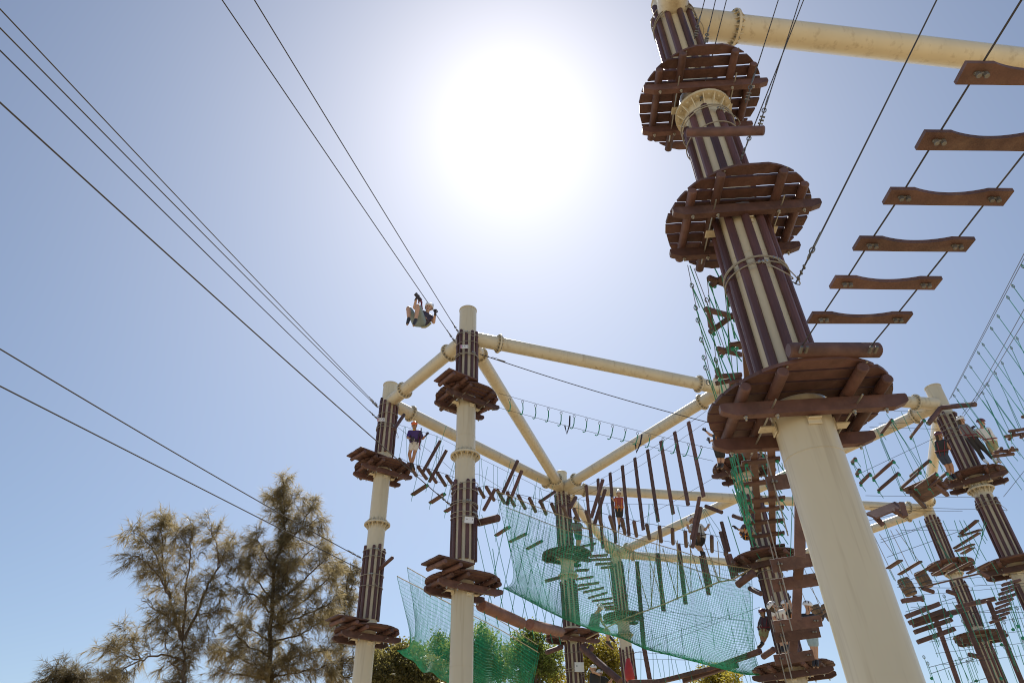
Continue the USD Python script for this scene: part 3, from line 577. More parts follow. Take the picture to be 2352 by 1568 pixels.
t = tag(obj('side_log', log_mesh(at(zd(720, 445), 28), at(zd(865, 410), 28.6), .07, 10), 'wood'), 'short log standing out left of the five beam tower, behind the net', 'log')

# two big balance logs
t = thing('log_walk', 'two thick hanging balance logs end to end, below the big green net', 'bridge', at(zj(570, 1030), 18.4))
_e = []
for p, q, d0, d1 in ((zj(575, 1030), zj(868, 1160), 18.4, 20.6), (zd(540, 920), zd(885, 1003), 20.9, 23.0)):
    a, b = at(p, d0), at(q, d1); obj('log', log_mesh(a, b, .155, 16, .02), 'log_red', t)
    for u in np.linspace(.08, .92, 4):
        c = a*(1-u)+b*u
        for s in (-1, 1): rope(t, [c+A3(.75*s, .2, 3.1), c+A3(.1*s, 0, .1)], .007)
        rope(t, [c-A3(0, .1, .15), c-A3(-.05, .1, .42)], .009)
for f, p, m1, q, d in ((zj, (660, 630), (665, 700), (705, 960), 19),):
    rope(t, [at(f(*p), d), at(f(*q), d)], .008)

# ---------------------------------------------------------------- plank bridge behind the thick tower (two rails and cross boards)
t = thing('rail_bridge', 'bridge of cross boards on two long rails behind the thick tower, beside green ropes', 'bridge', at(zk(800, 640), 9.6))
zr_ = 7.25+CZ
rl1 = [atz(p, zr_) for p in (zk(792, 640), zk(795, 900), zk(797, 1330), zl(520, 380), zl(525, 700), zl(560, 1000), zl(580, 1400))]
rl2 = [atz(p, zr_) for p in (zl(728, 380), zl(728, 700), zl(735, 1000), zl(745, 1400))]
obj('rail', beam_box(rl1[0], mid(rl1[-1], rl1[-2]), .17, .07), 'wood_light', t, smooth=False)
dr = rl2[-1]-rl2[0]; obj('rail', beam_box(rl2[0]-dr/np.linalg.norm(dr)*8.0, rl2[-1], .17, .07), 'wood_light', t, smooth=False)
for f, p, q in ((zk, (602, 505), (960, 440)), (zk, (612, 990), (960, 935)), (zk, (620, 1400), (960, 1350)), (zl, (360, 385), (830, 325)), (zl, (375, 645), (800, 590)), (zl, (385, 850), (890, 805)), (zl, (385, 975), (878, 920)), (zl, (412, 1120), (885, 1075)), (zl, (440, 1285), (888, 1230)), (zl, (470, 1430), (890, 1385))):
    a, b = atz(f(*p), zr_-.06), atz(f(*q), zr_-.06); L = np.linalg.norm(b-a)
    if L > 1.5: b = a+(b-a)*1.35/L
    v = b-a
    obj('cross_board', beam_box(a, b, .2, .06), 'wood', t, smooth=False)
    for e in (a+v*.12, b-v*.08):
        obj('knot', cat([trimesh.Trimesh(trimesh.creation.icosphere(1, .045).vertices+e-A3(0, 0, .05), trimesh.creation.icosphere(1, .045).faces), tube([e-A3(0, 0, .05), e-A3(-.06, 0, .22), e-A3(-.1, 0, .33)], .012, 5)]), 'rope_green', t)
        rope(t, [e, e+A3(-.15, .1, 1.3)], .009)
# crossed log lattice with side ropes
t = thing('cross_log_bridge', 'bridge of crossed logs in green ropes at the left of the thick tower', 'bridge', at(zk(300, 330), 8.8))
zc_ = 7.45+CZ
for p, q in (((395, 235), (720, 360)), ((620, 190), (415, 325)), ((355, 575), (722, 675)), ((720, 600), (410, 830)), ((405, 600), (425, 770)), ((490, 1005), (760, 1075)), ((680, 960), (515, 1080)), ((490, 1230), (505, 1290)), ((470, 1312), (760, 1290)), ((470, 1385), (760, 1330))):
    a, b = atz(zk(*p), zc_), atz(zk(*q), zc_); obj('log', log_mesh(a, b, .052, 10), 'wood_light', t)
for x0, y0, x1, y1 in ((170, 100, 470, 1560), (240, 135, 780, 1560), (380, 230, 520, 1500), (570, 330, 660, 1260)):
    a = at(zk(x0, y0), 8.4); b = atz(zk(x1, y1), a[2]); obj('cable', tube([a, b], .006, 5), 'cable', t)
for x0, y0, x1, y1 in ((205, 290, 300, 560), (195, 105, 360, 560), (215, 320, 475, 860), (245, 530, 290, 640), (258, 570, 420, 1010), (270, 670, 480, 1240), (280, 700, 500, 1300), (305, 880, 345, 970), (318, 915, 470, 1230), (335, 1080, 370, 1180), (345, 1110, 500, 1570), (352, 1190, 480, 1570), (380, 240, 560, 700), (370, 480, 530, 970), (540, 200, 680, 900), (430, 330, 680, 1340), (600, 340, 620, 1140), (620, 230, 650, 440), (660, 740, 690, 900), (700, 1000, 715, 1270), (460, 1100, 560, 1500), (480, 1130, 600, 1470), (430, 810, 560, 1280), (520, 1340, 545, 1500)):
    d = 8.6+2.2*y0/1500; a, b = at(zk(x0, y0), d), at(zk(x1, y1), d+.9); rope(t, [a, b], .0065)
for x0, y0 in ((217, 322), (258, 565), (280, 700), (318, 912), (345, 1105), (363, 1215), (390, 1375), (378, 480), (428, 800), (478, 1135)):
    c = at(zk(x0, y0), 8.6+2.2*y0/1500); an = np.arange(9)*2*np.pi/8; obj('ring', tube(c+np.c_[.03*np.cos(an), 0*an, .05*np.sin(an)], .008, 5, False), 'steel', t)
for x0, y0 in ((465, 330), (690, 525), (685, 700), (455, 850), (705, 1005), (540, 1090), (520, 1345)):
    c = at(zk(x0, y0), 8.9+2.2*y0/1500); obj('knot', trimesh.Trimesh(trimesh.creation.icosphere(1, .035).vertices+c, trimesh.creation.icosphere(1, .035).faces), 'rope_green', t)
# green ropes hanging down beside the rail bridge
t = thing('rope_curtain', 'bundle of green ropes hanging left of the cross boards under the largest platform', 'rope', at(zl(240, 280), 17))
for x0, y0, x1, y1 in ((242, 280, 400, 1120), (262, 280, 440, 1120), (300, 230, 470, 1110), (380, 260, 500, 960), (215, 310, 395, 950), (230, 480, 470, 1270), (270, 650, 460, 1270), (330, 420, 500, 1400), (250, 700, 420, 1130), (440, 1180, 500, 1400), (465, 1190, 490, 1380), (800, 375, 835, 545), (855, 375, 890, 540), (780, 710, 800, 1000), (790, 970, 830, 1400), (960, 920, 1030, 1110), (990, 680, 960, 1530), (195, 1030, 340, 1490)):
    d = 15+5*y0/1400; rope(t, [at(zl(x0, y0), d), at(zl(x1, y1), d+1.5)], .010 if x0 < 700 else .007)

# bridge of wide boards under the thick tower
t = thing('wide_board_bridge', 'hanging wide boards with bolts and an upright post, left of the thick tower foot', 'bridge', at(zl(700, 610), 13))
for f, p, q, d, hh in ((zl, (672, 635), (1180, 560), 11.2, .24), (zm, (712, 165), (1300, 70), 14.4, .25), (zm, (725, 400), (1340, 310), 15.2, .25), (zm, (745, 890), (1310, 815), 17.0, .24), (zm, (750, 1020), (1290, 950), 17.6, .23), (zm, (750, 1290), (1215, 1225), 18.8, .23)):
    a = at(f(*p), d); b = at(f(*q), d+.25); obj('wide_board', beam_box(a, b, .05, hh, (0, -.35, 1)), 'wood_light', t, smooth=False)
    for u in (.15, .86):
        c = a*(1-u)+b*u-A3(0, .05, 0); obj('clamp', cat([log_mesh(c+A3(q_, 0, 0), c+A3(q_, -.05, -.01), .022, 6, .004) for q_ in (-.03, .03)]), 'steel', t)
    rope(t, [a*.86+b*.14-A3(0, .04, -.9), a*.86+b*.14-A3(0, .04, .9)], .009, 'rope_grey')
for f, p, q, d in ((zl, (1080, 690), (1075, 1520), 13), (zm, (1050, 0), (1045, 60), 14.4), (zm, (1040, 170), (1030, 320), 14.8), (zm, (1025, 410), (1010, 800), 16.4), (zm, (985, 900), (970, 1200), 18)):
    obj('upright_post', beam_box(at(f(*p), d+.12), at(f(*q), d+.3), .19, .07, (0, 1, 0)), 'wood_light', t, smooth=False)

# balance beams at the bottom
t = thing('balance_beams', 'pair of long hung balance beams at the bottom edge, above the yellow tree', 'bridge', at(ze(680, 1545), 24))
for p, q, d0, d1 in (((670, 1545), (1200, 1415), 25, 23.6), ((925, 1540), (1390, 1390), 24.6, 23.2), ((1190, 1420), (1757, 1215), 23.6, 22), ((1380, 1395), (1500, 1370), 23.2, 22.8), ((330, 1555), (700, 1545), 26, 25)):
    obj('beam', beam_box(at(ze(*p), d0), at(ze(*q), d1), .16, .13), 'wood', t, smooth=False)
for p, q in (((450, 1220), (448, 1560)), ((580, 1220), (590, 1540)), ((610, 1230), (670, 1500)), ((685, 1310), (720, 1560)), ((750, 1230), (765, 1510)), ((770, 1230), (815, 1500)), ((825, 1310), (880, 1545)), ((920, 1250), (955, 1430)), ((965, 1310), (1020, 1560)), ((1110, 1310), (1140, 1420)), ((1080, 1310), (1090, 1450)), ((1470, 1420), (1510, 1560)), ((1560, 1390), (1620, 1560)), ((1640, 1460), (1660, 1560)), ((560, 980), (600, 1180)), ((720, 930), (750, 1260)), ((880, 880), (920, 1250)), ((1045, 830), (1130, 1400)), ((1215, 780), (1260, 1200)), ((1385, 680), (1510, 1260)), ((1550, 740), (1660, 1240)), ((1565, 600), (1757, 1260))):
    rope(t, [at(ze(*p), 24), at(ze(*q), 24)], .006)
for p, q in (((380, 1225), (950, 1260)), ((380, 1300), (1150, 1315)), ((60, 1330), (600, 1170)), ((600, 1160), (1757, 730)), ((700, 780), (1660, 890)), ((500, 1110), (1480, 800))):
    obj('cable', tube([at(ze(*p), 24.4), at(ze(*q), 23.2)], .006, 5), 'cable', t)
t = thing('hung_posts', 'dark flat posts hanging behind the big net, right of the farthest tower', 'bridge', at(ze(430, 60), 27))
for p, q in (((405, 230), (480, 1160)), ((630, 140), (700, 775)), ((860, 40), (940, 700)), ((1110, 170), (1195, 600)), ((1130, 130), (1215, 510)), ((1380, 130), (1465, 420)), ((1420, 150), (1500, 390)), ((480, 1160), (550, 1545))):
    obj('post', beam_box(at(ze(*p), 27), at(ze(*q), 27), .16, .06, (0, 1, 0)), 'wood', t, smooth=False)
t = thing('dry_bag', 'red bag hanging on the farthest tower', 'bag', at(ze(320, 1420), 36.5))
c = at(ze(320, 1425), 36.6); n = 14
prof = [(.02, .55), (.10, .50), (.12, .38), (.19, .25), (.24, -.05), (.25, -.35), (.2, -.46), (.01, -.48)]
mb = trimesh.creation.revolve(prof[::-1], sections=14); mb.vertices[:] += (meshkit.fbm(mb.vertices*4)-.5)[:, None]*.12
obj('sack', trimesh.Trimesh(mb.vertices+c, mb.faces), 'bag_red', t); obj('strap', tube([c+A3(.25, -.1, .2), c+A3(.3, -.1, -.1), c+A3(.22, -.1, -.4)], .02, 6), 'harness_dark', t)

# ---------------------------------------------------------------- right hand side
t = thing('rung_bridge', 'hanging log rungs in green ropes between the thick tower and right tower', 'bridge', at(zf(510, 385), 22))
rg_ = [((510, 385), (405, 520), 22), ((825, 385), (690, 560), 24.5), ((525, 790), (325, 965), 21), ((575, 910), (375, 1080), 21), ((880, 785), (690, 940), 22.5), ((780, 895), (595, 1060), 22.5), ((945, 910), (740, 1055), 23.2), ((1050, 905), (870, 1050), 23.8), ((295, 915), (200, 1010), 20), ((150, 770), (120, 800), 19), ((190, 880), (165, 920), 19)]
for p, q, d in rg_:
    a, b = hlog(t, zf(*p), zf(*q), d, .05, clampL=(.5, 1.7))
    for e in (a, b):
        obj('knot', trimesh.Trimesh(trimesh.creation.icosphere(1, .045).vertices+e-A3(0, 0, .05), trimesh.creation.icosphere(1, .045).faces), 'rope_green', t)
        rope(t, [e, e-A3(-.06, .02, .25)], .007)
for p, q in (((455, 330), (625, 590)), ((600, 310), (690, 500)), ((500, 430), (730, 920)), ((520, 420), (860, 940)), ((350, 460), (490, 780)), ((370, 480), (500, 790)), ((395, 580), (590, 1060)), ((220, 650), (275, 920)), ((245, 640), (340, 930)), ((755, 310), (830, 420)), ((830, 430), (940, 680)), ((700, 520), (870, 1030)), ((610, 560), (800, 900)), ((960, 790), (1080, 980)), ((120, 800), (190, 960)), ((970, 800), (1010, 900)), ((525, 850), (600, 1060)), ((340, 970), (395, 1080)), ((740, 900), (790, 1000))):
    rope(t, [at(zf(*p), 22.5), at(zf(*q), 22.5)], .0065)
for p, q in (((530, 300), (800, 310)), ((380, 425), (960, 405)), ((290, 460), (960, 478)), ((190, 915), (930, 565)), ((250, 1130), (1560, 1150)), ((290, 1240), (1380, 1265)), ((300, 1275), (1200, 1280)), ((250, 1380), (870, 1240)), ((400, 1560), (870, 1415)), ((600, 1470), (1200, 1465)), ((1603, 1140), (1803, 890)), ((1200, 330), (1440, 20)), ((1215, 350), (1470, 0))):
    obj('cable', tube([at(zf(*p), 23.5), at(zf(*q), 26.5)], .007, 5), 'cable', t)
t = thing('angle_logs', 'two logs meeting at an angle at the head of the right tower', 'log', at(zf(975, 290), 27))
for p, q in (((985, 275), (865, 425)), ((995, 268), (1330, 235))): obj('log', log_mesh(at(zf(*p), 27.0), at(zf(*q), 26.4), .09, 10), 'wood', t)
t = thing('hanging_deck', 'wooden square deck of boards hung left of the right tower', 'platform', at(zf(800, 1050), 25))
zz = at(zf(800, 1050), 25)[2]; q4 = [atz(zf(*p), zz) for p in ((605, 1070), (945, 925), (1055, 1060), (820, 1195))]
for i in range(5):
    u0 = (i+.5)/5; a = q4[0]*(1-u0)+q4[3]*u0; b = q4[1]*(1-u0)+q4[2]*u0; wd = (np.linalg.norm(q4[3]-q4[0])+np.linalg.norm(q4[2]-q4[1]))/10-.012
    obj('deck_board', beam_box(a, b, max(wd, .1), .05), 'wood', t, smooth=False)
for p, q in (((690, 1090), (830, 1240)), ((920, 1020), (1050, 1120))): obj('support', beam_box(atz(zf(*p), zz-.12), atz(zf(*q), zz-.12), .12, .14), 'wood_light', t, smooth=False)
t = thing('bench_step', 'pale board on angled legs beside the thick tower edge, below the log rungs', 'bench', at(zf(450, 1280), 21))
obj('seat', beam_box(at(zf(300, 1330), 20.5), at(zf(590, 1215), 21.5), .34, .05, (0, -.8, .7)), 'wood_light', t, smooth=False)
for p, m_, q in (((600, 1195), (580, 1250), (640, 1330)), ((345, 1340), (360, 1360), (425, 1420))):
    obj('leg', beam_box(at(zf(*p), 21), at(zf(*q), 21), .14, .07, (0, 1, 0)), 'wood_light', t, smooth=False)
obj('leg', beam_box(at(zf(520, 1270), 21), at(zf(635, 1330), 21.3), .12, .12), 'wood_light', t, smooth=False)
# ropes rising to the upper right corner
t = thing('rope_handrail', 'fan of cables and green drop ropes rising from the right tower to the right edge', 'rope', at(zn(160, 1500), 26))
def ncab(p, q, d0, d1): a, b = at(zn(*p), d0), at(zn(*q), d1); obj('cable', tube([a, b], .007, 5), 'cable', t); return a, b
ncab((900, 60), (130, 1560), 14, 27); ncab((900, 110), (145, 1545), 14, 27); ncab((900, 610), (340, 1620), 15, 26); ncab((900, 730), (370, 1620), 15, 26)
for (x, y), L in (((835, 237), .9), ((740, 432), .8), ((690, 543), .8), ((595, 727), .85), ((530, 847), .85), ((447, 1003), .9), ((402, 1085), .9), ((325, 1222), 1), ((268, 1318), 1), ((197, 1442), 1.1), ((160, 1500), 1.1)):
    u = (1560-y)/1500; d = 27-13*u; a = at(zn(x, y), d); b = at(zn(x+620*L, y+860*L), d+.4)
    rope(t, [a, b], .0065); an = np.arange(9)*2*np.pi/8; c = a+(b-a)*.03; obj('ring', tube(c+np.c_[.035*np.cos(an), 0*an, .05*np.sin(an)], .009, 5, False), 'steel', t)
for (x, y) in ((785, 942), (728, 1035), (640, 1185), (573, 1282), (500, 1400), (450, 1477)):
    u = (1560-y)/1500; d = 26-11*u; a = at(zn(x, y), d); b = at(zn(x+260, y+560), d+.4)
    rope(t, [a, b], .0065); an = np.arange(9)*2*np.pi/8; c = a+(b-a)*.04; obj('ring', tube(c+np.c_[.035*np.cos(an), 0*an, .05*np.sin(an)], .009, 5, False), 'steel', t)
for p, q in (((1220, 0), (1720, 680)), ((1305, 0), (1760, 950)), ((1460, 0), (1740, 580)), ((1480, 0), (1880, 560)), ((1710, 0), (1950, 560)), ((1810, 0), (2030, 280)), ((720, 0), (1450, 960)), ((860, 0), (1400, 720)), ((1650, 700), (1750, 950)), ((1780, 620), (1800, 860)), ((1870, 960), (1970, 1090)), ((1820, 1080), (1920, 1190)), ((1060, 560), (1500, 1250))):
    rope(t, [at(zp(*p), 24), at(zp(*q), 24)], .0065)
t = thing('log_grid', 'small grids of crossed logs hanging at the right edge beside the two climbers', 'bridge', at(zp(1740, 610), 24))
for p, q in (((1740, 612), (2060, 565)), ((1655, 715), (2060, 650)), ((1850, 640), (1740, 770)), ((2060, 660), (1975, 730)), ((1600, 940), (1545, 980)), ((1820, 920), (1690, 1070)), ((1450, 1020), (1920, 965)), ((1410, 1100), (1845, 1050)), ((2010, 330), (2060, 300))):
    obj('log', log_mesh(at(zp(*p), 24), at(zp(*q), 24.3), .05, 10), 'wood_light', t)
t = thing('hung_boards', 'row of tilted hung boards in green ropes in front of the rear right tower', 'bridge', at(zg(350, 385), 24))
for p, q, d in (((350, 385), (235, 460), 22.5), ((545, 395), (340, 520), 23), ((700, 410), (505, 530), 23.5), ((875, 410), (670, 530), 24), ((1045, 395), (815, 515), 24.5), ((1225, 400), (1000, 510), 25), ((1120, 510), (530, 648), 26), ((1110, 120), (870, 270), 25.5), ((1050, 230), (890, 295), 25.5), ((1040, 265), (950, 320), 26), ((1125, 90), (920, 155), 25.5), ((1090, 0), (930, 130), 25)):
    a, b = at(zg(*p), d), at(zg(*q), d+.5); obj('board', beam_box(a, b, .17, .045, (0, -.3, 1)), 'wood_light', t, smooth=False)
    for e, u in ((a, .5), (b, .5)): rope(t, [e, e-A3(-.05, 0, .35)], .007)
for p, q in (((175, 0), (330, 440)), ((190, 0), (330, 380)), ((310, 0), (490, 390)), ((365, 0), (510, 400)), ((470, 0), (650, 400)), ((530, 0), (690, 410)), ((640, 20), (830, 420)), ((700, 200), (850, 400)), ((760, 0), (850, 200)), ((870, 0), (1000, 400)), ((920, 0), (1060, 300)), ((960, 0), (1180, 390)), ((330, 420), (385, 560)), ((545, 660), (720, 1220)), ((710, 660), (850, 1200)), ((850, 780), (1010, 1080)), ((370, 690), (480, 1000)), ((510, 790), (720, 1210)), ((880, 660), (1060, 1080)), ((1040, 640), (1220, 1240)), ((900, 700), (1110, 1200)), ((1220, 640), (1280, 780)), ((1390, 620), (1540, 1160)), ((1300, 900), (1450, 1400)), ((690, 1400), (750, 1568)), ((810, 1440), (860, 1568)), ((990, 1380), (1050, 1560)), ((880, 1340), (950, 1568)), ((850, 1190), (1010, 1540)), ((1480, 1200), (1540, 1390)), ((1180, 20), (1060, 420)), ((1160, 0), (1130, 190))):
    rope(t, [at(zg(*p), 24), at(zg(*q), 24.2)], .0075)
for p, q in (((160, 215), (640, 45)), ((220, 355), (960, 90)), ((320, 615), (560, 530)), ((320, 645), (850, 650)), ((400, 880), (900, 740)), ((420, 920), (730, 800)), ((1060, 630), (1540, 605)), ((620, 1415), (1110, 1290)), ((640, 1475), (1160, 1300)), ((780, 1140), (1300, 990)), ((500, 890), (1540, 885)), ((1010, 1568), (1230, 1500)), ((1130, 1230), (1280, 1040))):
    obj('cable', tube([at(zg(*p), 24.5), at(zg(*q), 25.5)], .0075, 5), 'cable', t)
g_ = np.random.default_rng(5)
t = thing('thin_ropes', 'thin green drop ropes with eyelets at the lower right corner', 'rope', at(zg(700, 1300), 25))
for i in range(34):
    x = 560+980*g_.random(); y = 560+800*g_.random(); L = 180+380*g_.random(); d = 23.5+3*g_.random()
    a = at(zg(x, y), d); b = at(zg(x+L*.36, y+L), d+.3); rope(t, [a, b], .006)
    an = np.arange(9)*2*np.pi/8; c = a*.96+b*.04; obj('ring', tube(c+np.c_[.035*np.cos(an), 0*an, .05*np.sin(an)], .009, 5, False), 'steel', t)
    if i % 3 == 0: obj('knot', trimesh.Trimesh(trimesh.creation.icosphere(1, .05).vertices+b, trimesh.creation.icosphere(1, .05).faces), 'rope_green', t)
for i in range(8):
    y = 620+110*i; obj('cable', tube([at(zg(330+60*i, y), 25), at(zg(1560, y-150+60*g_.random()), 26)], .006, 5), 'cable', t)
t = thing('board_stack', 'cluster of dark level boards and beams beside the foot of the thick tower', 'bridge', at(zg(450, 980), 25))
for p, q, d in (((410, 925), (720, 805), 24), ((440, 985), (775, 865), 24.5), ((470, 1010), (960, 860), 25), ((490, 1075), (840, 955), 25), ((520, 1170), (868, 1045), 25), ((375, 775), (560, 750), 24), ((890, 835), (1260, 755), 27), ((700, 920), (1000, 850), 26)):
    obj('beam', beam_box(at(zg(*p), d), at(zg(*q), d+.6), .15, .12), 'wood', t, smooth=False)
for p, q in (((680, 920), (910, 1568)), ((945, 880), (1225, 1568)), ((1195, 770), (1525, 1568))):
    obj('thin_post', log_mesh(at(zg(*p), 27), at(zg(*q), 27), .075, 8), 'wood', t)
for p, q in (((800, 680), (905, 715)), ((1010, 1290), (1120, 1315)), ((1100, 495), (1200, 550)), ((560, 650), (670, 690)), ((480, 740), (570, 765))):
    obj('peg_log', log_mesh(at(zg(*p), 26), at(zg(*q), 26.3), .07, 8), 'wood', t)
t = thing('step_tower', 'leaning stack of short dark boards near the right edge below the right tower', 'bridge', at(zg(1350, 800), 25))
for i in range(9):
    y = 600+i*45; x = 1400-i*14
    obj('step_board', beam_box(at(zg(x-62+(i % 2)*14, y+20), 25), at(zg(x+95-(i % 3)*16, y-22), 25.3), .18, .07), 'wood', t, smooth=False)
def barrel(p, d, label, s=1.0):
    c = at(p, d); t = thing('barrel', label, 'barrel', c, 'barrels hanging between the towers'); s *= .64
    prof = [(0.001, -.42), (.27, -.42), (.28, -.40), (.31, -.25), (.335, 0), (.31, .25), (.28, .40), (.27, .42), (.001, .42)]
    n = 18; tl = A3(-.22, 0, 1); x, y, z = basis(tl)
    for i in range(n):                                      # staves
        a0, a1 = 2*math.pi*i/n+.02, 2*math.pi*(i+1)/n-.02; v = []
        for r0, h in prof[1:-1]:
            for a in (a0, a1): v.append((r0*s*math.cos(a), r0*s*math.sin(a), h*s))
        f = []
        for k in range(len(v)//2-1): f += [(2*k, 2*k+1, 2*k+3), (2*k, 2*k+3, 2*k+2)]
        obj('stave', frame_mesh(trimesh.Trimesh(v, f, process=False), c, x, y, z), 'barrel_wood', t)
    for h in (-.40, .395):
        d_ = trimesh.creation.cylinder(.272*s, .03*s, sections=18); obj('lid', frame_mesh(d_, c+z*h*s, x, y, z), 'barrel_wood', t, smooth=False)
    for h, r0 in ((-.33, .297), (-.15, .328), (.15, .328), (.33, .297)):
        obj('hoop', frame_mesh(ring(r0*s-.01, r0*s+.008, .05*s, 20), c+z*(h-.025)*s, x, y, z), 'hoop', t)
    rope(t, [c+z*.4*s+x*.25, c+z*1.8+x*.1], .008, 'rope_grey'); rope(t, [c+z*.4*s-x*.25, c+z*1.8-x*.1], .008, 'rope_grey')
barrel(zg(415, 640), 26, 'lower left barrel of the pair hung right of the thick tower'); barrel(zg(573, 572), 27, 'upper right barrel of the pair hung right of the thick tower')
barrel(zm(1262, 715), 28, 'barrel hung behind the white helmet climber left of the thick tower foot', .9); barrel(zm(1410, 712), 27.5, 'barrel half hidden by the left edge of the thick tower', 1.05)
# odd logs sticking out
for f, p, q, d0, d1, r, lb in ((za, (825, 140), (725, 285), 20.6, 20.2, .06, 'short log hanging beside the beam joint of the left tower, above the climber'), (zq, (390, 62), (240, 195), 20.6, 21.4, .055, 'short log at the head of the lower left net, beside the left tower'),
                           (zb, (735, 895), (580, 1000), 27.5, 27, .07, 'log reaching left from the head of the five beam tower'), (zb, (940, 950), (885, 1050), 28, 27.5, .08, 'short dark log right of the five beam tower head'),
                           (zj, (560, 445), (700, 410), 17.6, 17.0, .10, 'flat log end standing out right of the second tower, above the big net'), (zc, (1030, 1035), (1200, 1100), 21, 20.8, .06, 'short log lying left of the cross boards'), (zc, (1300, 1130), (1400, 1165), 20.8, 20.6, .06, 'small log stub against the ladder left side'),
                           (zm, (450, 430), (590, 495), 21, 20.6, .07, 'log stub pointing left above the striped shirt climber'), (zm, (610, 1250), (745, 1160), 21, 20.6, .08, 'log below the crowd, pointing up to the right'), (zd, (725, 1230), (905, 1165), 27.5, 27.9, .09, 'log reaching left below the big logs'),
                           (zd, (1110, 1170), (1540, 1545), 28, 27, .12, 'long brown log sloping down to the right behind two white helmets'), (zd, (1240, 1165), (1160, 1255), 28, 28, .11, 'stub log propping the long sloping log'), (ze, (1510, 490), (1690, 350), 21.8, 21.4, .11, 'log prop under the net corner at the crowded tower')):
    side_log(at(f(*p), d0), at(f(*q), d1), r, lb)

# signs
def sign(p, d, w, h, label, rows, ang=0.0, pink=False):
    c = at(p, d); t = thing('sign_plate', label, 'sign', c); q = O-c; q[2] = 0; q /= np.linalg.norm(q); x = np.cross(A3(0, 0, 1), q); x = x*math.cos(ang)+A3(0, 0, math.sin(ang)); u = np.cross(q, x)
    bx = lambda cx, cy, ww, hh, o, th: frame_mesh(trimesh.creation.box((ww, hh, th)), c+x*cx+u*cy+q*o, x, u, q)
    obj('plate', bx(0, 0, w, h, 0, .012), 'sign_white', t, smooth=False)
    if pink: obj('print', bx(-w*.41, 0, w*.14, h*.9, .0075, .003), 'print_pink', t, smooth=False)
    for i, (yy, kk) in enumerate(rows):
        for j in range(kk):
            xx = (-.25+.62*j/max(kk-1, 1))*w; obj('print', bx(xx, yy*h, w*(.07+.03*rng.random()), h*(.10+.06*(i == 0)), .0075, .003), 'print_dark', t, smooth=False)
sign(zi(1050, 870), 17.02, .24, .13, 'small white sign with dark print on the battens of the second tower', ((.12, 3), (-.22, 4)), .05, True)
sign(zj(493, 425), 16.98, .24, .17, 'white plate on the lower battens of the second tower, by the chain', ((.1, 2),), -.1)
sign(za(597, 190), 20.8, .26, .13, 'small white sign on the left tower near its beam joint', ((.1, 3), (-.2, 4)), .1, True)
sign(zd(1090, 1388), 28.5, .36, .34, 'white square sign low on the five beam tower, by the white helmets', ((.1, 1),), -.05)

# ---------------------------------------------------------------- people
SPH = {}
def sp(c, r, n=12): return m3.Manifold.sphere(r, n).translate([float(x) for x in c])
def hull(*cs): return m3.Manifold.batch_hull([sp(c, r) for c, r in cs])
def union(ms): return m3.Manifold.batch_boolean(ms, m3.OpType.Add)
def tri(man, ref=.0, sm=0):
    if ref: man = man.refine_to_length(ref)
    g = man.to_mesh(); m = trimesh.Trimesh(g.vert_properties[:, :3], g.tri_verts, process=False)
    if sm: trimesh.smoothing.filter_taubin(m, iterations=sm)
    return m
def ell(c, X, Y, Zz, sub=2):
    m = trimesh.creation.icosphere(sub, 1.0); return m.vertices @ np.array([X, Y, Zz])+c, m.faces
def handbones(w, d, s, pose, side, nrm):
    d = d/np.linalg.norm(d); n = nrm-(nrm @ d)*d; n /= np.linalg.norm(n); x = np.cross(d, n)*side
    k = w+d*.085*s; b = [hull((w, .026*s), (k+x*.028*s, .015*s), (k-x*.028*s, .015*s))]
    for i, (L, o) in enumerate(((.072, .03), (.08, .01), (.075, -.01), (.058, -.03))):
        a = k+x*o*s; cl = 1.5 if pose == 'grip' else .35
        if pose == 'shaka' and i < 3: cl = 2.0
        if pose == 'shaka' and i == 3: cl = .1; 
        e1 = d*math.cos(cl*.6)+n*math.sin(cl*.6); e2 = d*math.cos(cl*1.4)+n*math.sin(cl*1.4)
        if pose == 'shaka' and i == 3: e1 = e2 = d*.5-x*.85
        m_ = a+e1*L*.55*s; b += [hull((a, .0105*s), (m_, .0095*s)), hull((m_, .0095*s), (m_+e2*L*.5*s, .008*s))]
    tb = w+d*.02*s+x*.025*s; td = x*.8+d*.6; b += [hull((tb, .015*s), (tb+td*.04*s, .012*s)), hull((tb+td*.04*s, .012*s), (tb+(td*.6+d*.4+(n*.5 if pose == 'grip' else 0*n))*.068*s, .010*s))]
    return b
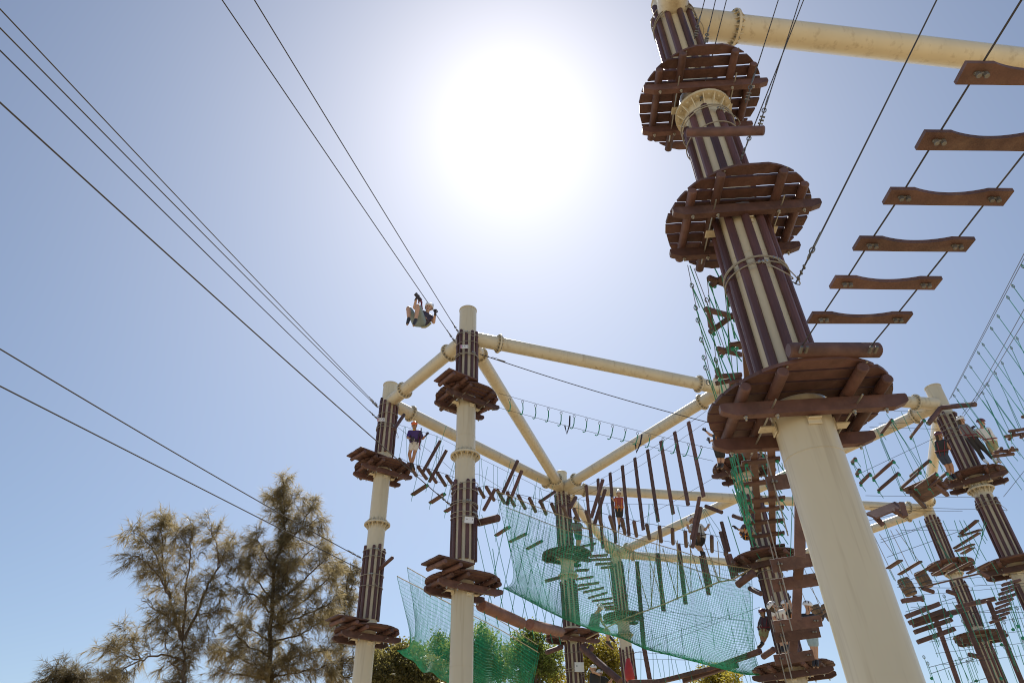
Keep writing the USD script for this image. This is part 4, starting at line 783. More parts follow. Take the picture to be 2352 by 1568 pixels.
def person(label, f, dist, Hh, J, top='black_cloth', bottom='black_cloth', blen=.55, sleeve=.5, skin='skin', helmet='helmet_white', hair=None, glove=None, shoe='shoe', face=(0, -1, -.35), harness='harness_dark', hands=('relax', 'relax'), sg=None, group=None, legs=True, bsuf=None):
    s = Hh/1.75; S = sg or {}
    pel = at(f(*J['pel']), dist); neck = onray(pel, f(*J['neck']), .50*s, S.get('neck', 0))
    if np.linalg.norm(neck-pel) < .38*s: neck = onray(pel, f(*J['neck']), .48*s, S.get('neck2', -1))
    head = onray(neck, f(*J['head']), .19*s, S.get('head', 0))
    t = thing('person', label, 'person', pel, group)
    up = (neck-pel)/np.linalg.norm(neck-pel); sh, hp = {}, {}
    for k in 'LR':
        sh[k] = onray(neck-up*.05*s, f(*J['sh'+k]), .185*s, S.get('sh'+k, 0)); hp[k] = onray(pel-up*.04*s, f(*J['hp'+k]), .10*s, S.get('hp'+k, 0))
    W = {}
    bones = []; shirt = []; pants = []; mid_ = pel*.55+neck*.45; lat = sh['L']-sh['R']; lat = lat/max(np.linalg.norm(lat), 1e-6)
    fc = np.asarray(face, float); fc /= np.linalg.norm(fc)
    tor = [hull((sh['L'], .062*s), (sh['R'], .062*s), (mid_+lat*.085*s, .095*s), (mid_-lat*.085*s, .095*s)), hull((mid_+lat*.08*s, .095*s), (mid_-lat*.08*s, .095*s), (hp['L'], .098*s), (hp['R'], .098*s))]
    bones += tor+[hull((neck-up*.05*s, .06*s), (head, .052*s))]
    e = .014*s
    shirt += [hull((sh['L'], .062*s+e), (sh['R'], .062*s+e), (mid_+lat*.085*s, .097*s+e), (mid_-lat*.085*s, .097*s+e)), hull((mid_+lat*.08*s, .097*s+e), (mid_-lat*.08*s, .097*s+e), (pel+lat*.09*s+up*.05*s, .1*s+e), (pel-lat*.09*s+up*.05*s, .1*s+e))]
    pants += [hull((pel+lat*.07*s+up*.03*s, .098*s+e), (pel-lat*.07*s+up*.03*s, .098*s+e), (hp['L'], .1*s+e), (hp['R'], .1*s+e))]
    gl = []
    for i, k in enumerate('LR'):
        if 'el'+k in J:
            el = onray(sh[k], f(*J['el'+k]), .29*s, S.get('el'+k, 0)); wr = onray(el, f(*J['wr'+k]), .25*s, S.get('wr'+k, 0)); W[k] = wr
            bones += [hull((sh[k], .056*s), (el, .043*s)), hull((el, .044*s), (el*.6+wr*.4, .041*s), (wr, .028*s))]
            if sleeve: shirt.append(hull((sh[k], .06*s+e), (sh[k]*(1-sleeve)+el*sleeve, .052*s+e)))
            hd_ = wr-el
            if 'ha'+k in J: hd_ = onray(wr, f(*J['ha'+k]), .12*s, S.get('ha'+k, 0))-wr
            hb = handbones(wr, hd_, s, hands[i], 1 if k == 'L' else -1, fc if hands[i] != 'grip' else np.cross(hd_, lat)+1e-3)
            if glove: gl.append(union([hull((wr-(hd_/np.linalg.norm(hd_))*.05*s, .03*s), (wr, .031*s))]+[b for b in handbones(wr, hd_, s*1.06, hands[i], 1 if k == 'L' else -1, fc if hands[i] != 'grip' else np.cross(hd_, lat)+1e-3)]))
            else: bones += hb
        if legs and 'kn'+k in J:
            kn = onray(hp[k], f(*J['kn'+k]), .43*s, S.get('kn'+k, 0)); an = onray(kn, f(*J['an'+k]), .41*s, S.get('an'+k, 0)); to = onray(an, f(*J['to'+k]), .2*s, S.get('to'+k, -1))
            bones += [hull((hp[k], .092*s), (kn, .062*s)), hull((kn, .061*s), (kn*.68+an*.32-fc*.01*s, .062*s), (an, .040*s))]
            L1 = min(blen, 1.0); pants.append(hull((hp[k], .1*s+e), (hp[k]*(1-L1)+kn*L1, (.092-.024*L1)*s+e*1.2)))
            if blen > 1: pants.append(hull((kn, .06*s+e), (an, .05*s+e)))
            td = (to-an)/np.linalg.norm(to-an); sd = (an-kn)/np.linalg.norm(an-kn); hl_ = an+sd*.05*s-td*.05*s
            obj('shoe', tri(hull((an+sd*.0, .045*s), (hl_, .042*s), (an+sd*.05*s+td*.1*s, .045*s), (an+sd*.06*s+td*.19*s, .034*s)), .05), shoe, t)
            so = sd*.045*s; obj('sole', tri(hull((hl_+so, .03*s), (an+sd*.05*s+td*.1*s+so, .034*s), (an+sd*.055*s+td*.2*s+so*.75, .026*s))), 'sole', t)
    # head
    hu = head-neck; hu /= np.linalg.norm(hu); fy = fc-(fc @ hu)*hu; fy /= np.linalg.norm(fy); fx = np.cross(fy, hu)
    hs = s*1.02
    def hv(x, y, z): return head+fx*x*hs+fy*y*hs+hu*z*hs
    bones += [hull((hv(0, -.012, .045), .094*hs), (hv(0, .01, -.02), .078*hs)), hull((hv(0, .028, -.04), .06*hs), (hv(.022, .05, -.095), .028*hs), (hv(-.022, .05, -.095), .028*hs)), hull((hv(0, .088, .01), .010*hs), (hv(0, .108, -.028), .015*hs)),
              sp(hv(.082, 0, -.01), .02*hs), sp(hv(-.082, 0, -.01), .02*hs)]
    obj('body', tri(union(bones), .05, 3), skin, t)
    for q in (-1, 1): obj('eye', tri(sp(hv(.032*q, .082, .018), .013*hs, 8)), 'eye_dark', t)
    obj('mouth', tri(hull((hv(.022, .082, -.065), .008*hs), (hv(0, .09, -.068), .009*hs), (hv(-.022, .082, -.065), .008*hs))), 'lips', t)
    obj('shirt', tri(union(shirt), .06, 4), top, t)
    if pants: obj('trousers' if blen > 1 else 'shorts', tri(union(pants), .06, 4), bottom, t)
    for g in gl: obj('glove', tri(g), glove, t)
    if hair: obj('hair', tri(union([hull((hv(0, -.03, .03), .095*hs), (hv(0, -.06, -.06), .07*hs), (hv(0, -.065, -.14), .05*hs))])), hair, t)
    if helmet:
        v, fcs = ell(hv(0, -.016, .058), fx*.117*hs, fy*.134*hs, hu*.108*hs, 3); rel = v-hv(0, 0, .045); keep = ((rel @ hu)+(rel @ fy)*-.16) > -.004*hs
        v2 = v.copy(); low = ~keep; v2[low] -= np.outer((rel[low] @ hu)+(rel[low] @ fy)*-.16+.004*hs, hu)
        obj('helmet', trimesh.Trimesh(v2, fcs, process=False), helmet, t)
        for q in (-1, 1):
            for zz, yy in ((.11, .03), (.115, -.05)): obj('helmet_vent', tri(hull((hv(.098*q, yy, zz), .012*hs), (hv(.085*q, yy-.01, zz+.035), .010*hs))), 'eye_dark', t)
        obj('chin_strap', tube([hv(.1, .03, .03), hv(.078, .045, -.06), hv(0, .07, -.125), hv(-.078, .045, -.06), hv(-.1, .03, .03)], .008*hs, 5, False), 'harness_dark', t)
    if harness:
        def loop(c, nn, r1, r2, a, b, q=18): an_ = np.arange(q+1)*2*np.pi/q; return tube(c+np.outer(np.cos(an_), a)*r1+np.outer(np.sin(an_), b)*r2, .018*s, 6, False)
        fw = np.cross(up, lat)
        obj('harness', cat([loop(pel+up*.09*s, up, .205*s, .14*s, lat, fw)]+[tube([sh[k]+(hp[k]-sh[k])*q+(fw if fw @ fc > 0 else -fw)*b*s for q, b in ((-.0, .08), (.35, .125), (.75, .14), (1.0, .12))], .014*s, 5) for k in 'LR']), harness, t)
        obj('carabiner', tube(pel+up*.09*s+fc*.16*s+np.outer(np.cos(np.arange(9)*np.pi/4), up)*.06*s+np.outer(np.sin(np.arange(9)*np.pi/4), lat)*.03*s, .008*s, 5, False), 'silver', t)
    return t, dict(pel=pel, neck=neck, head=head, W=W, sh=sh)
# zip line rider
us = np.linspace(0, 1, 200); LQ = [ZA*(1-u)+B1*u for u in us]; qi = min(range(200), key=lambda i: abs(proj(LQ[i])[1]-zu(655, 290)[1])); RD = float(np.hypot(*LQ[qi][:2])); print('rider', RD)
t, k = person('zip line rider sitting with knees up, in white helmet, dark shirt and grey shorts', zu, RD, 1.78,
    dict(pel=(720, 1230), neck=(955, 920), head=(1020, 720), shL=(1110, 1050), shR=(840, 900), hpL=(770, 1150), hpR=(560, 1230), elL=(1200, 1225), wrL=(1255, 900), haL=(1265, 740), elR=(465, 670), wrR=(580, 370), haR=(660, 240),
         knL=(640, 640), anL=(560, 1120), toL=(500, 1235), knR=(262, 640), anR=(310, 1085), toR=(255, 1215)),
    'plum_cloth', 'jean_grey', .9, .45, 'skin', 'helmet_white', glove='glove', face=(-.12, -1, -.85), hands=('shaka', 'grip'), sg=dict(neck=1, knL=-1, knR=-1, anL=-1, anR=-1, toL=-1, toR=-1, elR=-1, wrR=-1, elL=-1, wrL=-1, head=1))
W = k['W']['R']; tt = thing('zip_trolley', 'trolley and red lanyards on the zip line above the rider', 'trolley', at(zu(655, 290), RD))
c0 = at(zu(640, 285), RD-.05); zd_ = np.array([A3(0, 0, 0)]); dl = at(zu(900, 620), RD+.1)-at(zu(590, 220), RD-.1); dl /= np.linalg.norm(dl)
obj('plate', beam_box(c0-dl*.12-A3(0, 0, .03), c0+dl*.14-A3(0, 0, .03), .05, .12), 'harness_dark', tt, smooth=False)
for q in (-.07, .07): obj('wheel', log_mesh(c0+dl*q-A3(.03, 0, 0), c0+dl*q+A3(.03, 0, 0), .035, 12, .006), 'steel', tt)
obj('lanyard', tube([at(zu(655, 330), RD), at(zu(720, 420), RD), at(zu(770, 510), RD), at(zu(768, 620), RD), at(zu(782, 740), RD-.1)], .03, 6), 'harness_red', tt)
obj('lanyard', tube([at(zu(665, 380), RD+.05), at(zu(668, 480), RD+.05), at(zu(668, 570), RD)], .018, 6), 'harness_red', tt)
obj('strap', tube([at(zu(760, 1390), RD), at(zu(900, 1390), RD), at(zu(1000, 1330), RD), at(zu(1100, 1240), RD)], .03, 6), 'khaki_cloth', tt)
# orange helmet climber
t, k = person('climber in orange helmet, purple shirt and pale shorts standing on the log bridge', zv, 21.2, 1.66,
    dict(pel=(385, 690), neck=(385, 345), head=(378, 255), shL=(535, 410), shR=(255, 410), hpL=(440, 730), hpR=(320, 730), elL=(590, 590), wrL=(690, 490), haL=(745, 425), elR=(200, 560), wrR=(290, 600), haR=(345, 560),
         knL=(375, 985), anL=(320, 1230), toL=(400, 1370), knR=(245, 1000), anR=(290, 1240), toR=(285, 1390)),
    'purple_cloth', 'white_cloth', .42, .75, 'skin_tan', 'helmet_orange', glove='glove', face=(-.1, -1, -.45), harness='harness_dark', hands=('grip', 'grip'), sg=dict(wrL=-1, elR=-1, wrR=-1))
obj('lanyard', tube([k['pel']+A3(.2, -.12, .2), at(zv(520, 660), 21.0), at(zv(500, 820), 21.0), at(zv(530, 870), 21.0)], .02, 6), 'harness_red', t)
obj('lanyard', tube([at(zv(555, 310), 20.9), at(zv(550, 640), 20.9), at(zv(530, 700), 20.9)], .02, 6), 'harness_dark', t)
obj('strap', tube([at(zv(340, 350), 20.95), at(zv(380, 355), 20.95)], .035, 6), 'strap_yellow', t)
# climber between the posts
person('child climber in white helmet, red shirt and dark shorts among the hanging posts', zc, 24.6, 1.5,
    dict(pel=(188, 1065), neck=(185, 940), head=(183, 912), shL=(215, 965), shR=(155, 965), hpL=(205, 1085), hpR=(172, 1085), elL=(205, 1010), wrL=(165, 965), elR=(135, 985), wrR=(112, 945), knL=(205, 1150), anL=(210, 1215), toL=(225, 1235), knR=(178, 1150), anR=(188, 1225), toR=(180, 1245)),
    'red_cloth', 'black_cloth', .75, .5, 'skin', 'helmet_white', glove='glove', harness='harness_orange', face=(-.3, -1, -.3), hands=('grip', 'grip'))
person('climber half hidden by the largest platform, reaching left, orange harness and dark shorts', zc, 20.6, 1.75,
    dict(pel=(1165, 480), neck=(1160, 330), head=(1180, 270), shL=(1190, 345), shR=(1135, 350), hpL=(1190, 490), hpR=(1150, 490), elL=(1130, 390), wrL=(1070, 400), haL=(1050, 330), elR=(1080, 340), wrR=(1035, 300), haR=(1015, 285), knL=(1200, 560), anL=(1200, 620), toL=(1190, 640), knR=(1160, 560), anR=(1165, 620), toR=(1150, 640)),
    'navy_cloth', 'black_cloth', .8, .4, 'skin', 'helmet_white', glove='glove', harness='harness_orange', face=(-1, -.2, 0), hands=('grip', 'grip'))
person('climber in white helmet and white shirt behind the slanted logs of the log bridge', zc, 22.4, 1.75,
    dict(pel=(985, 1350), neck=(935, 1210), head=(900, 1178), shL=(985, 1230), shR=(900, 1240), hpL=(1000, 1370), hpR=(970, 1370), elL=(1030, 1270), wrL=(1045, 1250), elR=(880, 1290), wrR=(870, 1260), knL=(975, 1430), anL=(1010, 1490), toL=(1005, 1520), knR=(935, 1420), anR=(990, 1480), toR=(985, 1505)),
    'white_cloth', 'black_cloth', .6, .5, 'skin', 'helmet_white', harness='harness_dark', face=(-.8, -1, -.2))
person('person in grey shirt and teal shorts seen through the net beside the five beam tower', zb, 28.0, 1.7,
    dict(pel=(960, 1290), neck=(940, 1200), head=(935, 1165), shL=(980, 1215), shR=(910, 1215), hpL=(975, 1305), hpR=(945, 1305), elL=(1010, 1250), wrL=(1040, 1255), elR=(905, 1255), wrR=(935, 1275), knL=(980, 1365), anL=(970, 1430), toL=(985, 1450), knR=(955, 1365), anR=(950, 1430), toR=(940, 1450)),
    'grey_cloth', 'teal_cloth', .8, .5, 'skin', None, hair='hair', harness='harness_red', face=(0, 1, 0))
person('man in grey shirt sitting in the net with one leg hanging below it', zd, 26.5, 1.8,
    dict(pel=(1250, 950), neck=(1270, 790), head=(1315, 750), shL=(1310, 815), shR=(1240, 825), hpL=(1275, 970), hpR=(1240, 975), elL=(1340, 900), wrL=(1390, 960), elR=(1225, 900), wrR=(1260, 950), knL=(1405, 1000), anL=(1405, 1110), toL=(1480, 1180), knR=(1380, 990), anR=(1420, 1050), toR=(1450, 1080)),
    'grey_cloth', 'black_cloth', .5, .3, 'skin', 'helmet_white', harness='harness_dark', face=(1, -.6, -.1), sg=dict(knL=-1, toL=0, toR=0))
person('man in white helmet and black shirt at the bottom edge, hand to his mouth', zd, 27.0, 1.8,
    dict(pel=(1260, 1660), neck=(1255, 1450), head=(1235, 1365), shL=(1310, 1470), shR=(1230, 1475), hpL=(1290, 1680), hpR=(1230, 1680), elL=(1310, 1470), wrL=(1225, 1435), haL=(1215, 1400), elR=(1210, 1560), wrR=(1250, 1600)),
    'black_cloth', 'black_cloth', .8, .5, 'skin', 'helmet_white', harness=None, face=(-.8, -1, -.1), sg=dict(elL=-1))
person('person in white helmet and black shirt raising a gloved hand, lowest beside the sloping log', zd, 27.6, 1.75,
    dict(pel=(1330, 1700), neck=(1320, 1470), head=(1305, 1415), shL=(1380, 1510), shR=(1280, 1500), hpL=(1350, 1720), hpR=(1310, 1720), elL=(1430, 1560), wrL=(1455, 1500), haL=(1465, 1450), elR=(1260, 1600), wrR=(1280, 1680)),
    'black_cloth', 'black_cloth', .8, .5, 'skin', 'helmet_white', glove='glove', harness=None, face=(-.6, -1, .1))
person('climber in white helmet and red striped white top on the lowest platform', zm, 20.2, 1.65,
    dict(pel=(830, 860), neck=(780, 700), head=(735, 650), shL=(840, 715), shR=(745, 730), hpL=(850, 890), hpR=(800, 895), elL=(885, 680), wrL=(895, 590), haL=(900, 540), elR=(740, 790), wrR=(800, 810), knL=(870, 1010), anL=(900, 1110), toL=(880, 1150), knR=(830, 1020), anR=(840, 1130), toR=(850, 1160)),
    'white_cloth', 'black_cloth', .7, .35, 'skin', 'helmet_white', glove='glove', hair='hair', harness='harness_red', face=(1, -.5, 0))
person('climber in black top with orange sling behind the striped one, arm raised', zm, 20.8, 1.65,
    dict(pel=(910, 850), neck=(890, 690), head=(880, 640), shL=(945, 710), shR=(870, 720), hpL=(930, 880), hpR=(890, 880), elL=(950, 640), wrL=(925, 560), haL=(915, 530), elR=(900, 790), wrR=(930, 800), knL=(960, 1010), anL=(1000, 1120), toL=(1010, 1160), knR=(900, 1010), anR=(900, 1120), toR=(880, 1150)),
    'black_cloth', 'black_cloth', 1.2, .2, 'skin', 'helmet_white', glove='glove', harness='harness_orange', face=(-.5, -1, 0))
person('climber in black shirt and light blue shorts on the crowded lowest platform', zm, 20.4, 1.68,
    dict(pel=(1180, 960), neck=(1140, 740), head=(1150, 655), shL=(1210, 765), shR=(1080, 765), hpL=(1220, 1000), hpR=(1170, 1000), elL=(1260, 870), wrL=(1330, 790), haL=(1345, 755), elR=(1070, 870), wrR=(1100, 930), knL=(1245, 1150), anL=(1255, 1290), toL=(1265, 1330), knR=(1205, 1150), anR=(1220, 1290), toR=(1215, 1330)),
    'black_cloth', 'lightblue_cloth', .65, .5, 'skin', 'helmet_white', glove='glove', harness='harness_dark', face=(.8, -.6, 0))
person('climber in maroon top at the left of the crowded tower, legs folded in the net', zm, 22.5, 1.6,
    dict(pel=(620, 930), neck=(625, 770), head=(610, 735), shL=(660, 790), shR=(600, 790), hpL=(640, 945), hpR=(600, 945), elL=(670, 850), wrL=(650, 910), elR=(600, 850), wrR=(620, 900), knL=(640, 1010), anL=(610, 1080), toL=(560, 1110), knR=(590, 990), anR=(600, 1070), toR=(555, 1120)),
    'plum_cloth', 'khaki_cloth', .8, .3, 'skin_tan', 'helmet_maroon', harness='harness_red', face=(-1, -.6, 0))
person('climber hidden behind the ladder but for a bent arm with a black lanyard, orange harness', zl, 21.0, 1.6,
    dict(pel=(420, 1260), neck=(410, 1120), head=(430, 1060), shL=(440, 1150), shR=(395, 1150), hpL=(440, 1280), hpR=(410, 1280), elR=(375, 1210), wrR=(310, 1180), haR=(270, 1150), elL=(420, 1210), wrL=(400, 1240)),
    'plum_cloth', 'black_cloth', .6, .4, 'skin', None, harness='harness_orange', face=(-1, -.3, 0), glove='glove', legs=False)
# three at the right tower
person('climber in black tank top and navy shorts on the left of the right tower', zp, 26.4, 1.82,
    dict(pel=(430, 1040), neck=(400, 790), head=(380, 700), shL=(480, 800), shR=(330, 820), hpL=(480, 1080), hpR=(400, 1090), elL=(590, 960), wrL=(530, 900), haL=(515, 830), elR=(420, 930), wrR=(450, 830), haR=(470, 780), knL=(620, 1290), anL=(650, 1450), toL=(700, 1490), knR=(540, 1310), anR=(590, 1470), toR=(640, 1510)),
    'black_cloth', 'navy_cloth', .6, 0, 'skin_tan', 'helmet_maroon', hair='hair', harness='harness_red', face=(.9, -1, .2), hands=('grip', 'grip'))
person('climber in white helmet, grey tank top and black trousers leaning on the right tower', zp, 26.6, 1.75,
    dict(pel=(1010, 720), neck=(840, 480), head=(810, 390), shL=(900, 500), shR=(790, 510), hpL=(1070, 760), hpR=(980, 760), elL=(930, 600), wrL=(990, 560), haL=(1020, 540), elR=(810, 640), wrR=(950, 590), haR=(1010, 570), knL=(1260, 960), anL=(1420, 1130), toL=(1480, 1170), knR=(1140, 980), anR=(1240, 1150), toR=(1310, 1190)),
    'grey_cloth', 'black_cloth', 1.2, 0, 'skin', 'helmet_white', hair='hair', glove='glove', shoe='white_cloth', harness='harness_red', face=(.9, -1, .3))
person('climber in white tee shirt and khaki shorts at the right tower, hand on chin', zp, 26.8, 1.8,
    dict(pel=(1400, 800), neck=(1210, 550), head=(1205, 450), shL=(1340, 570), shR=(1100, 600), hpL=(1450, 850), hpR=(1360, 850), elL=(1430, 700), wrL=(1290, 600), haL=(1260, 530), elR=(1110, 700), wrR=(1230, 740), knL=(1500, 1000), anL=(1530, 1140), toL=(1570, 1170), knR=(1420, 1010), anR=(1450, 1150), toR=(1490, 1185)),
    'white_cloth', 'khaki_cloth', .85, .5, 'skin', 'helmet_maroon', harness='harness_red', glove='glove', shoe='white_cloth', face=(.6, -1, .25))

# ---------------------------------------------------------------- trees
def needle_tree(label, f, dist, limbs, seed, mat='needles', dens=1.0, twig=(.5, 1.15), trunk_base=None, trunk_r=.28):
    g = np.random.default_rng(seed); base = at(limbs[0][0][0] if False else f(*limbs[0][0][0]), dist); t = thing('needle_tree', label, 'tree', (base[0], base[1], 0))
    wood = []; tri_v = []; tips = []
    for li, (pts, r0, depth) in enumerate(limbs):
        P = np.array([at(f(*p), dist+depth*(i/(len(pts)-1))+(g.random()-.5)*.3) for i, p in enumerate(pts)])
        if li == 0: P = np.vstack([A3(P[0][0]+.1, P[0][1], 0), P])
        s = np.linspace(0, 1, len(P)*4); k = np.linspace(0, 1, len(P)); Q = np.stack([np.interp(s, k, P[:, j]) for j in range(3)], 1)
        Q[1:-1] += (g.random(Q[1:-1].shape)-.5)*.12; rr = np.linspace(r0, r0*.2, len(Q))*.72; wood.append(tube(Q, rr, 7))
        seg = np.r_[0, np.cumsum(np.linalg.norm(np.diff(Q, axis=0), axis=1))]; L = seg[-1]; up0 = .0 if li else .35
        nt = int(L*10*dens)
        for _ in range(nt):
            u = up0+(1-up0)*g.random()**.8; p = np.array([np.interp(u*L, seg, Q[:, j]) for j in range(3)]); i = min(int(u*(len(Q)-1)), len(Q)-2); d = Q[i+1]-Q[i]; d /= np.linalg.norm(d)
            a = g.random()*2*np.pi; x, y, _z = basis(d); dv = d*(.25+.5*g.random())+(x*math.cos(a)+y*math.sin(a))*.9+A3(0, 0, .25); dv /= np.linalg.norm(dv)
            ln = (twig[0]+(twig[1]-twig[0])*g.random())*(1.15-.65*u); q = p+dv*ln+A3(0, 0, -.18*ln*ln*g.random())
            m_ = p+dv*ln*.55+A3(0, 0, .06); wood.append(tube([p, m_, q], [.012, .008, .004], 3, False)); tips.append((p, m_, q, dv))
    obj('trunk', cat(wood), 'bark', t)
    va = []
    for p, m_, q, dv in tips:
        segs = [(p, m_, dv, 10), (m_, q, dv, 16)]
        for _ in range(6):                                  # side shoots carry most of the needles
            u = .15+.85*g.random(); o = p*(1-u)+q*u; d = dv*.7+g.normal(size=3)*.62-A3(0, 0, .12); d /= np.linalg.norm(d); e = o+d*(.22+.33*g.random())+A3(0, 0, -.08); segs.append((o, e, d, 17))
        for c0, c1, d0, n in segs:
            k = max(3, int(n*dens)); u = g.random((k, 1)); b = c0*(1-u)+c1*u; d = d0*.8+(g.random((k, 3))-.5)*1.15+A3(0, 0, -.32); d /= np.linalg.norm(d, axis=1, keepdims=True); ln = (.20+.30*g.random((k, 1)))
            e = b+d*ln+A3(0, 0, -.10)*ln; sd = np.cross(d, g.random((k, 3))-.5); sd /= np.linalg.norm(sd, axis=1, keepdims=True); w = .0055+.0045*g.random((k, 1))
            va.append(np.stack([b-sd*w, b+sd*w, e], 1))
    V = np.concatenate(va).reshape(-1, 3); F = np.arange(len(V)).reshape(-1, 3)
    obj('crown', trimesh.Trimesh(V, F, process=False), mat, t, smooth=False)
    return len(F)
nt = 0
nt += needle_tree('left forked needle tree with a ragged crown and bare gaps', zh, 34, [
    ([(985, 1500), (1000, 1330), (985, 1190)], .20, 0), ([(985, 1190), (930, 1050), (900, 900), (870, 780), (850, 640), (840, 480), (830, 330)], .11, .6), ([(900, 900), (830, 770), (740, 640), (650, 600), (610, 640)], .06, -1), ([(985, 1190), (1000, 1000), (1010, 830), (1040, 600), (1050, 400)], .09, -.8), ([(1000, 1190), (1080, 1010), (1150, 830), (1230, 690), (1300, 560), (1350, 450)], .10, .5),
    ([(1230, 690), (1230, 560), (1180, 420), (1160, 330)], .05, -.6), ([(870, 780), (800, 600), (720, 480), (630, 420)], .06, .8), ([(960, 1100), (850, 1010), (770, 960), (700, 900)], .05, -.8), ([(1080, 1010), (1200, 1000), (1300, 985)], .035, .4), ([(985, 1330), (850, 1280), (700, 1320), (580, 1390), (440, 1470)], .07, -.8), ([(700, 1320), (620, 1200), (580, 1100)], .04, .4), ([(700, 1320), (540, 1290), (460, 1240)], .04, .6), ([(990, 1250), (1120, 1230), (1190, 1170)], .04, .5), ([(985, 1400), (880, 1330), (870, 1220), (890, 1090)], .04, -.4), ([(1150, 830), (1240, 820), (1270, 900)], .03, .3), ([(1050, 560), (960, 480), (930, 420)], .03, -.5), ([(1300, 560), (1350, 620), (1360, 690)], .03, .4), ([(850, 560), (880, 450), (910, 390)], .03, .4)], 11, 'needles', .8)
nt += needle_tree('taller right needle tree, dense and pointed, just left of the left tower', zh, 37, [
    ([(1590, 1560), (1590, 1300), (1600, 1000), (1610, 700), (1660, 560), (1690, 450), (1690, 300), (1685, 90)], .20, 0), ([(1600, 1000), (1500, 880), (1420, 860), (1350, 870)], .07, -.6), ([(1600, 900), (1480, 760), (1430, 640)], .06, .6), ([(1610, 700), (1540, 560), (1480, 430)], .06, -.6), ([(1660, 560), (1800, 420), (1870, 280), (1890, 220)], .07, .6), ([(1690, 480), (1850, 400), (1920, 340), (1960, 380)], .05, -.6), ([(1690, 350), (1620, 250), (1590, 190)], .04, .5), ([(1690, 300), (1760, 220), (1800, 190)], .04, -.4),
    ([(1600, 800), (1750, 680), (1900, 540), (2000, 490)], .07, .5), ([(1600, 950), (1800, 800), (1950, 650), (2030, 560)], .08, -.6), ([(1600, 1050), (1850, 900), (2000, 760), (2050, 650)], .08, .8), ([(1600, 1100), (1850, 1010), (2000, 930), (2060, 870)], .07, -.8), ([(1595, 1200), (1800, 1150), (1950, 1050), (2040, 1000)], .07, .6), ([(1595, 1200), (1480, 1130), (1380, 1060)], .07, .6), ([(1590, 1300), (1450, 1230), (1350, 1150), (1330, 1080)], .07, -.8), ([(1590, 1380), (1400, 1330), (1280, 1260), (1230, 1230)], .07, .8), ([(1590, 1450), (1380, 1430), (1250, 1400)], .07, -.6), ([(1590, 1350), (1800, 1300), (1980, 1250), (2050, 1180)], .07, .8), ([(1590, 1430), (1850, 1400), (2020, 1360)], .07, -.8), ([(1600, 750), (1500, 650), (1440, 540)], .05, .5), ([(1650, 600), (1720, 540), (1780, 480)], .05, 1.0), ([(1600, 1100), (1650, 1000), (1760, 900)], .05, -1.2), ([(1600, 900), (1680, 780), (1720, 650)], .05, -1.0), ([(1590, 1480), (1700, 1380), (1780, 1250)], .05, -1.2), ([(1590, 1500), (1500, 1400), (1470, 1300)], .05, -1.2)], 12, 'needles', .9)
nt += needle_tree('small needle tree partly hidden by the left tower, right of the tall one', zh, 41, [
    ([(2080, 1560), (2090, 1200), (2110, 950), (2130, 780), (2150, 650)], .14, 0), ([(2110, 950), (2050, 800), (2030, 650)], .05, .5), ([(2110, 900), (2180, 780), (2200, 680)], .05, -.5), ([(2090, 1200), (2030, 1050), (2010, 950)], .05, .5), ([(2090, 1250), (2200, 1150), (2260, 1100)], .05, .5), ([(2085, 1350), (2200, 1300), (2330, 1250)], .06, -.5), ([(2085, 1400), (2000, 1320), (1960, 1250)], .05, .5), ([(2085, 1450), (2230, 1420), (2330, 1400)], .05, .5)], 13, 'needles', .9)
nt += needle_tree('low dark needle tree at the far left of the bottom edge', zh, 38, [
    ([(200, 1560), (190, 1480), (180, 1420)], .08, 0), ([(195, 1500), (130, 1430), (90, 1400)], .04, .4), ([(195, 1500), (250, 1450), (260, 1410)], .04, -.4), ([(200, 1540), (300, 1480), (320, 1450)], .04, .4), ([(200, 1550), (110, 1500), (80, 1470)], .04, .4), ([(200, 1560), (420, 1500), (460, 1430)], .05, .4)], 14, 'needles_dark', 1.0)
def leaf_tree(label, f, dist, blobs, seed, mat, trunk=None, size=.2, dens=1.0, name='leafy_tree', shrink=.72):
    g = np.random.default_rng(seed); c0 = at(f(*blobs[0][0]), dist); t = thing(name, label, 'tree', (c0[0], c0[1], 0)); wood = []; va = []
    x0 = at(f(*(trunk or blobs[0][0])), dist); b0 = A3(x0[0], x0[1], 0); hub_ = A3(x0[0], x0[1], max(c0[2]-3.5, 1.5)); wood.append(tube([b0, mid(b0, hub_)+A3(.1, 0, 0), hub_], [.26, .2, .14], 8))
    for (p, rad) in blobs:
        rad = rad*shrink
        c = at(f(*p), dist+(g.random()-.5)*2); wood.append(tube([hub_, mid(hub_, c)+(g.random(3)-.5)*.4, c], [.10, .06, .02], 6))
        for _ in range(int(30*rad*rad*dens+6*rad)):
            d = g.normal(size=3); d /= np.linalg.norm(d); q = c+d*rad*(.35+.7*g.random()**.6)*A3(1, 1, 1.15); wood.append(tube([c*.4+q*.6, q], [.018, .006], 4, False))
            n = 34; o = q+g.normal(size=(n, 3))*.20*A3(1, 1, .9); dd = g.normal(size=(n, 3)); dd[:, 2] -= .35; dd /= np.linalg.norm(dd, axis=1, keepdims=True); sd = np.cross(dd, g.normal(size=(n, 3))); sd /= np.linalg.norm(sd, axis=1, keepdims=True)
            L = size*(.6+.7*g.random((n, 1))); w = L*.24; m_ = o+dd*L*.5
            va.append(np.stack([o, m_-sd*w, o+dd*L, o, o+dd*L, m_+sd*w], 1))
    obj('trunk', cat(wood), 'bark', t); V = np.concatenate(va).reshape(-1, 3); obj('crown', trimesh.Trimesh(V, np.arange(len(V)).reshape(-1, 3), process=False), mat, t, smooth=False); return len(V)//3
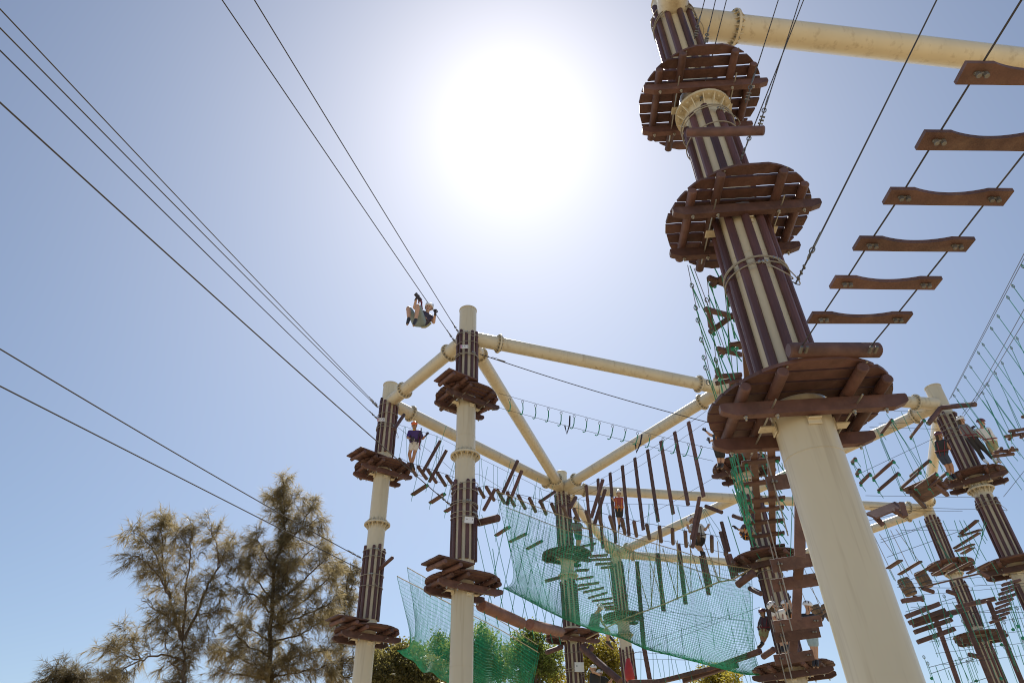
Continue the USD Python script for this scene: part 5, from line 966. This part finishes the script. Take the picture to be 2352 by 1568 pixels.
nt += leaf_tree('small pointed green tree behind the lower left net, nearest the left tower', zq, 44, [((590, 1130), .55), ((600, 1230), .9), ((560, 1300), 1.1), ((690, 1230), .6), ((680, 1330), 1.2), ((520, 1420), 1.2), ((640, 1450), 1.5)], 21, 'leaf_green')
nt += leaf_tree('green tree behind the net just left of the second tower foot', zq, 46, [((905, 1040), .45), ((920, 1130), .7), ((950, 1230), 1.0), ((1020, 1150), .9), ((1080, 1080), .6), ((880, 1330), 1.2), ((1000, 1330), 1.5), ((850, 1450), 1.4), ((1000, 1480), 1.7)], 22, 'leaf_green')
nt += leaf_tree('pointed green tree behind the net just right of the second tower', zq, 46, [((1455, 930), .5), ((1460, 1030), .9), ((1500, 1120), 1.1), ((1420, 1130), .9), ((1520, 1260), 1.5), ((1420, 1300), 1.3), ((1600, 1330), 1.2), ((1500, 1450), 1.9), ((1380, 1480), 1.3)], 23, 'leaf_green')
nt += leaf_tree('broad green tree half in front of the net end, left of the five beam tower', zd, 44, [((560, 1010), .6), ((480, 1090), 1.1), ((560, 1150), 1.2), ((640, 1110), .8), ((420, 1200), 1.3), ((560, 1290), 1.6), ((700, 1270), 1.3), ((800, 1300), .9), ((420, 1380), 1.6), ((600, 1440), 1.8), ((740, 1400), 1.0)], 24, 'leaf_green')
nt += leaf_tree('dark olive tree at the foot of the left tower', zq, 40, [((430, 1200), .7), ((400, 1300), 1.1), ((500, 1290), 1.1), ((430, 1420), 1.4), ((560, 1400), 1.2), ((680, 1430), 1.1), ((800, 1500), 1.3), ((650, 1540), 1.6), ((900, 1560), 1.3)], 25, 'leaf_olive')
nt += leaf_tree('pale olive bush between the left tower foot and the dark olive tree', zq, 39, [((200, 1230), .6), ((190, 1330), .8), ((230, 1430), 1.0), ((290, 1500), 1.1), ((150, 1500), .9), ((310, 1280), .5)], 26, 'leaf_olive', name='leafy_bush')
nt += leaf_tree('yellow green tree behind the two white helmets, right of the five beam tower', zd, 50, [((1320, 1130), .8), ((1280, 1220), 1.2), ((1400, 1200), 1.2), ((1200, 1330), 1.3), ((1330, 1340), 1.6), ((1460, 1300), 1.2), ((1500, 1420), 1.2), ((1250, 1480), 1.6), ((1420, 1500), 1.6)], 27, 'leaf_yellow')
nt += leaf_tree('bright yellow low tree at the bottom edge below the balance beams', ze, 52, [((1300, 1490), .9), ((1200, 1520), 1.1), ((1390, 1520), 1.0), ((1150, 1580), 1.3), ((1300, 1600), 1.5), ((1450, 1590), 1.1)], 28, 'leaf_yellow')
nt += leaf_tree('small rusty bush left of the five beam tower foot', zd, 48, [((870, 1450), .4), ((850, 1500), .7), ((790, 1550), .8), ((890, 1550), .7)], 29, 'leaf_yellow', name='leafy_bush')
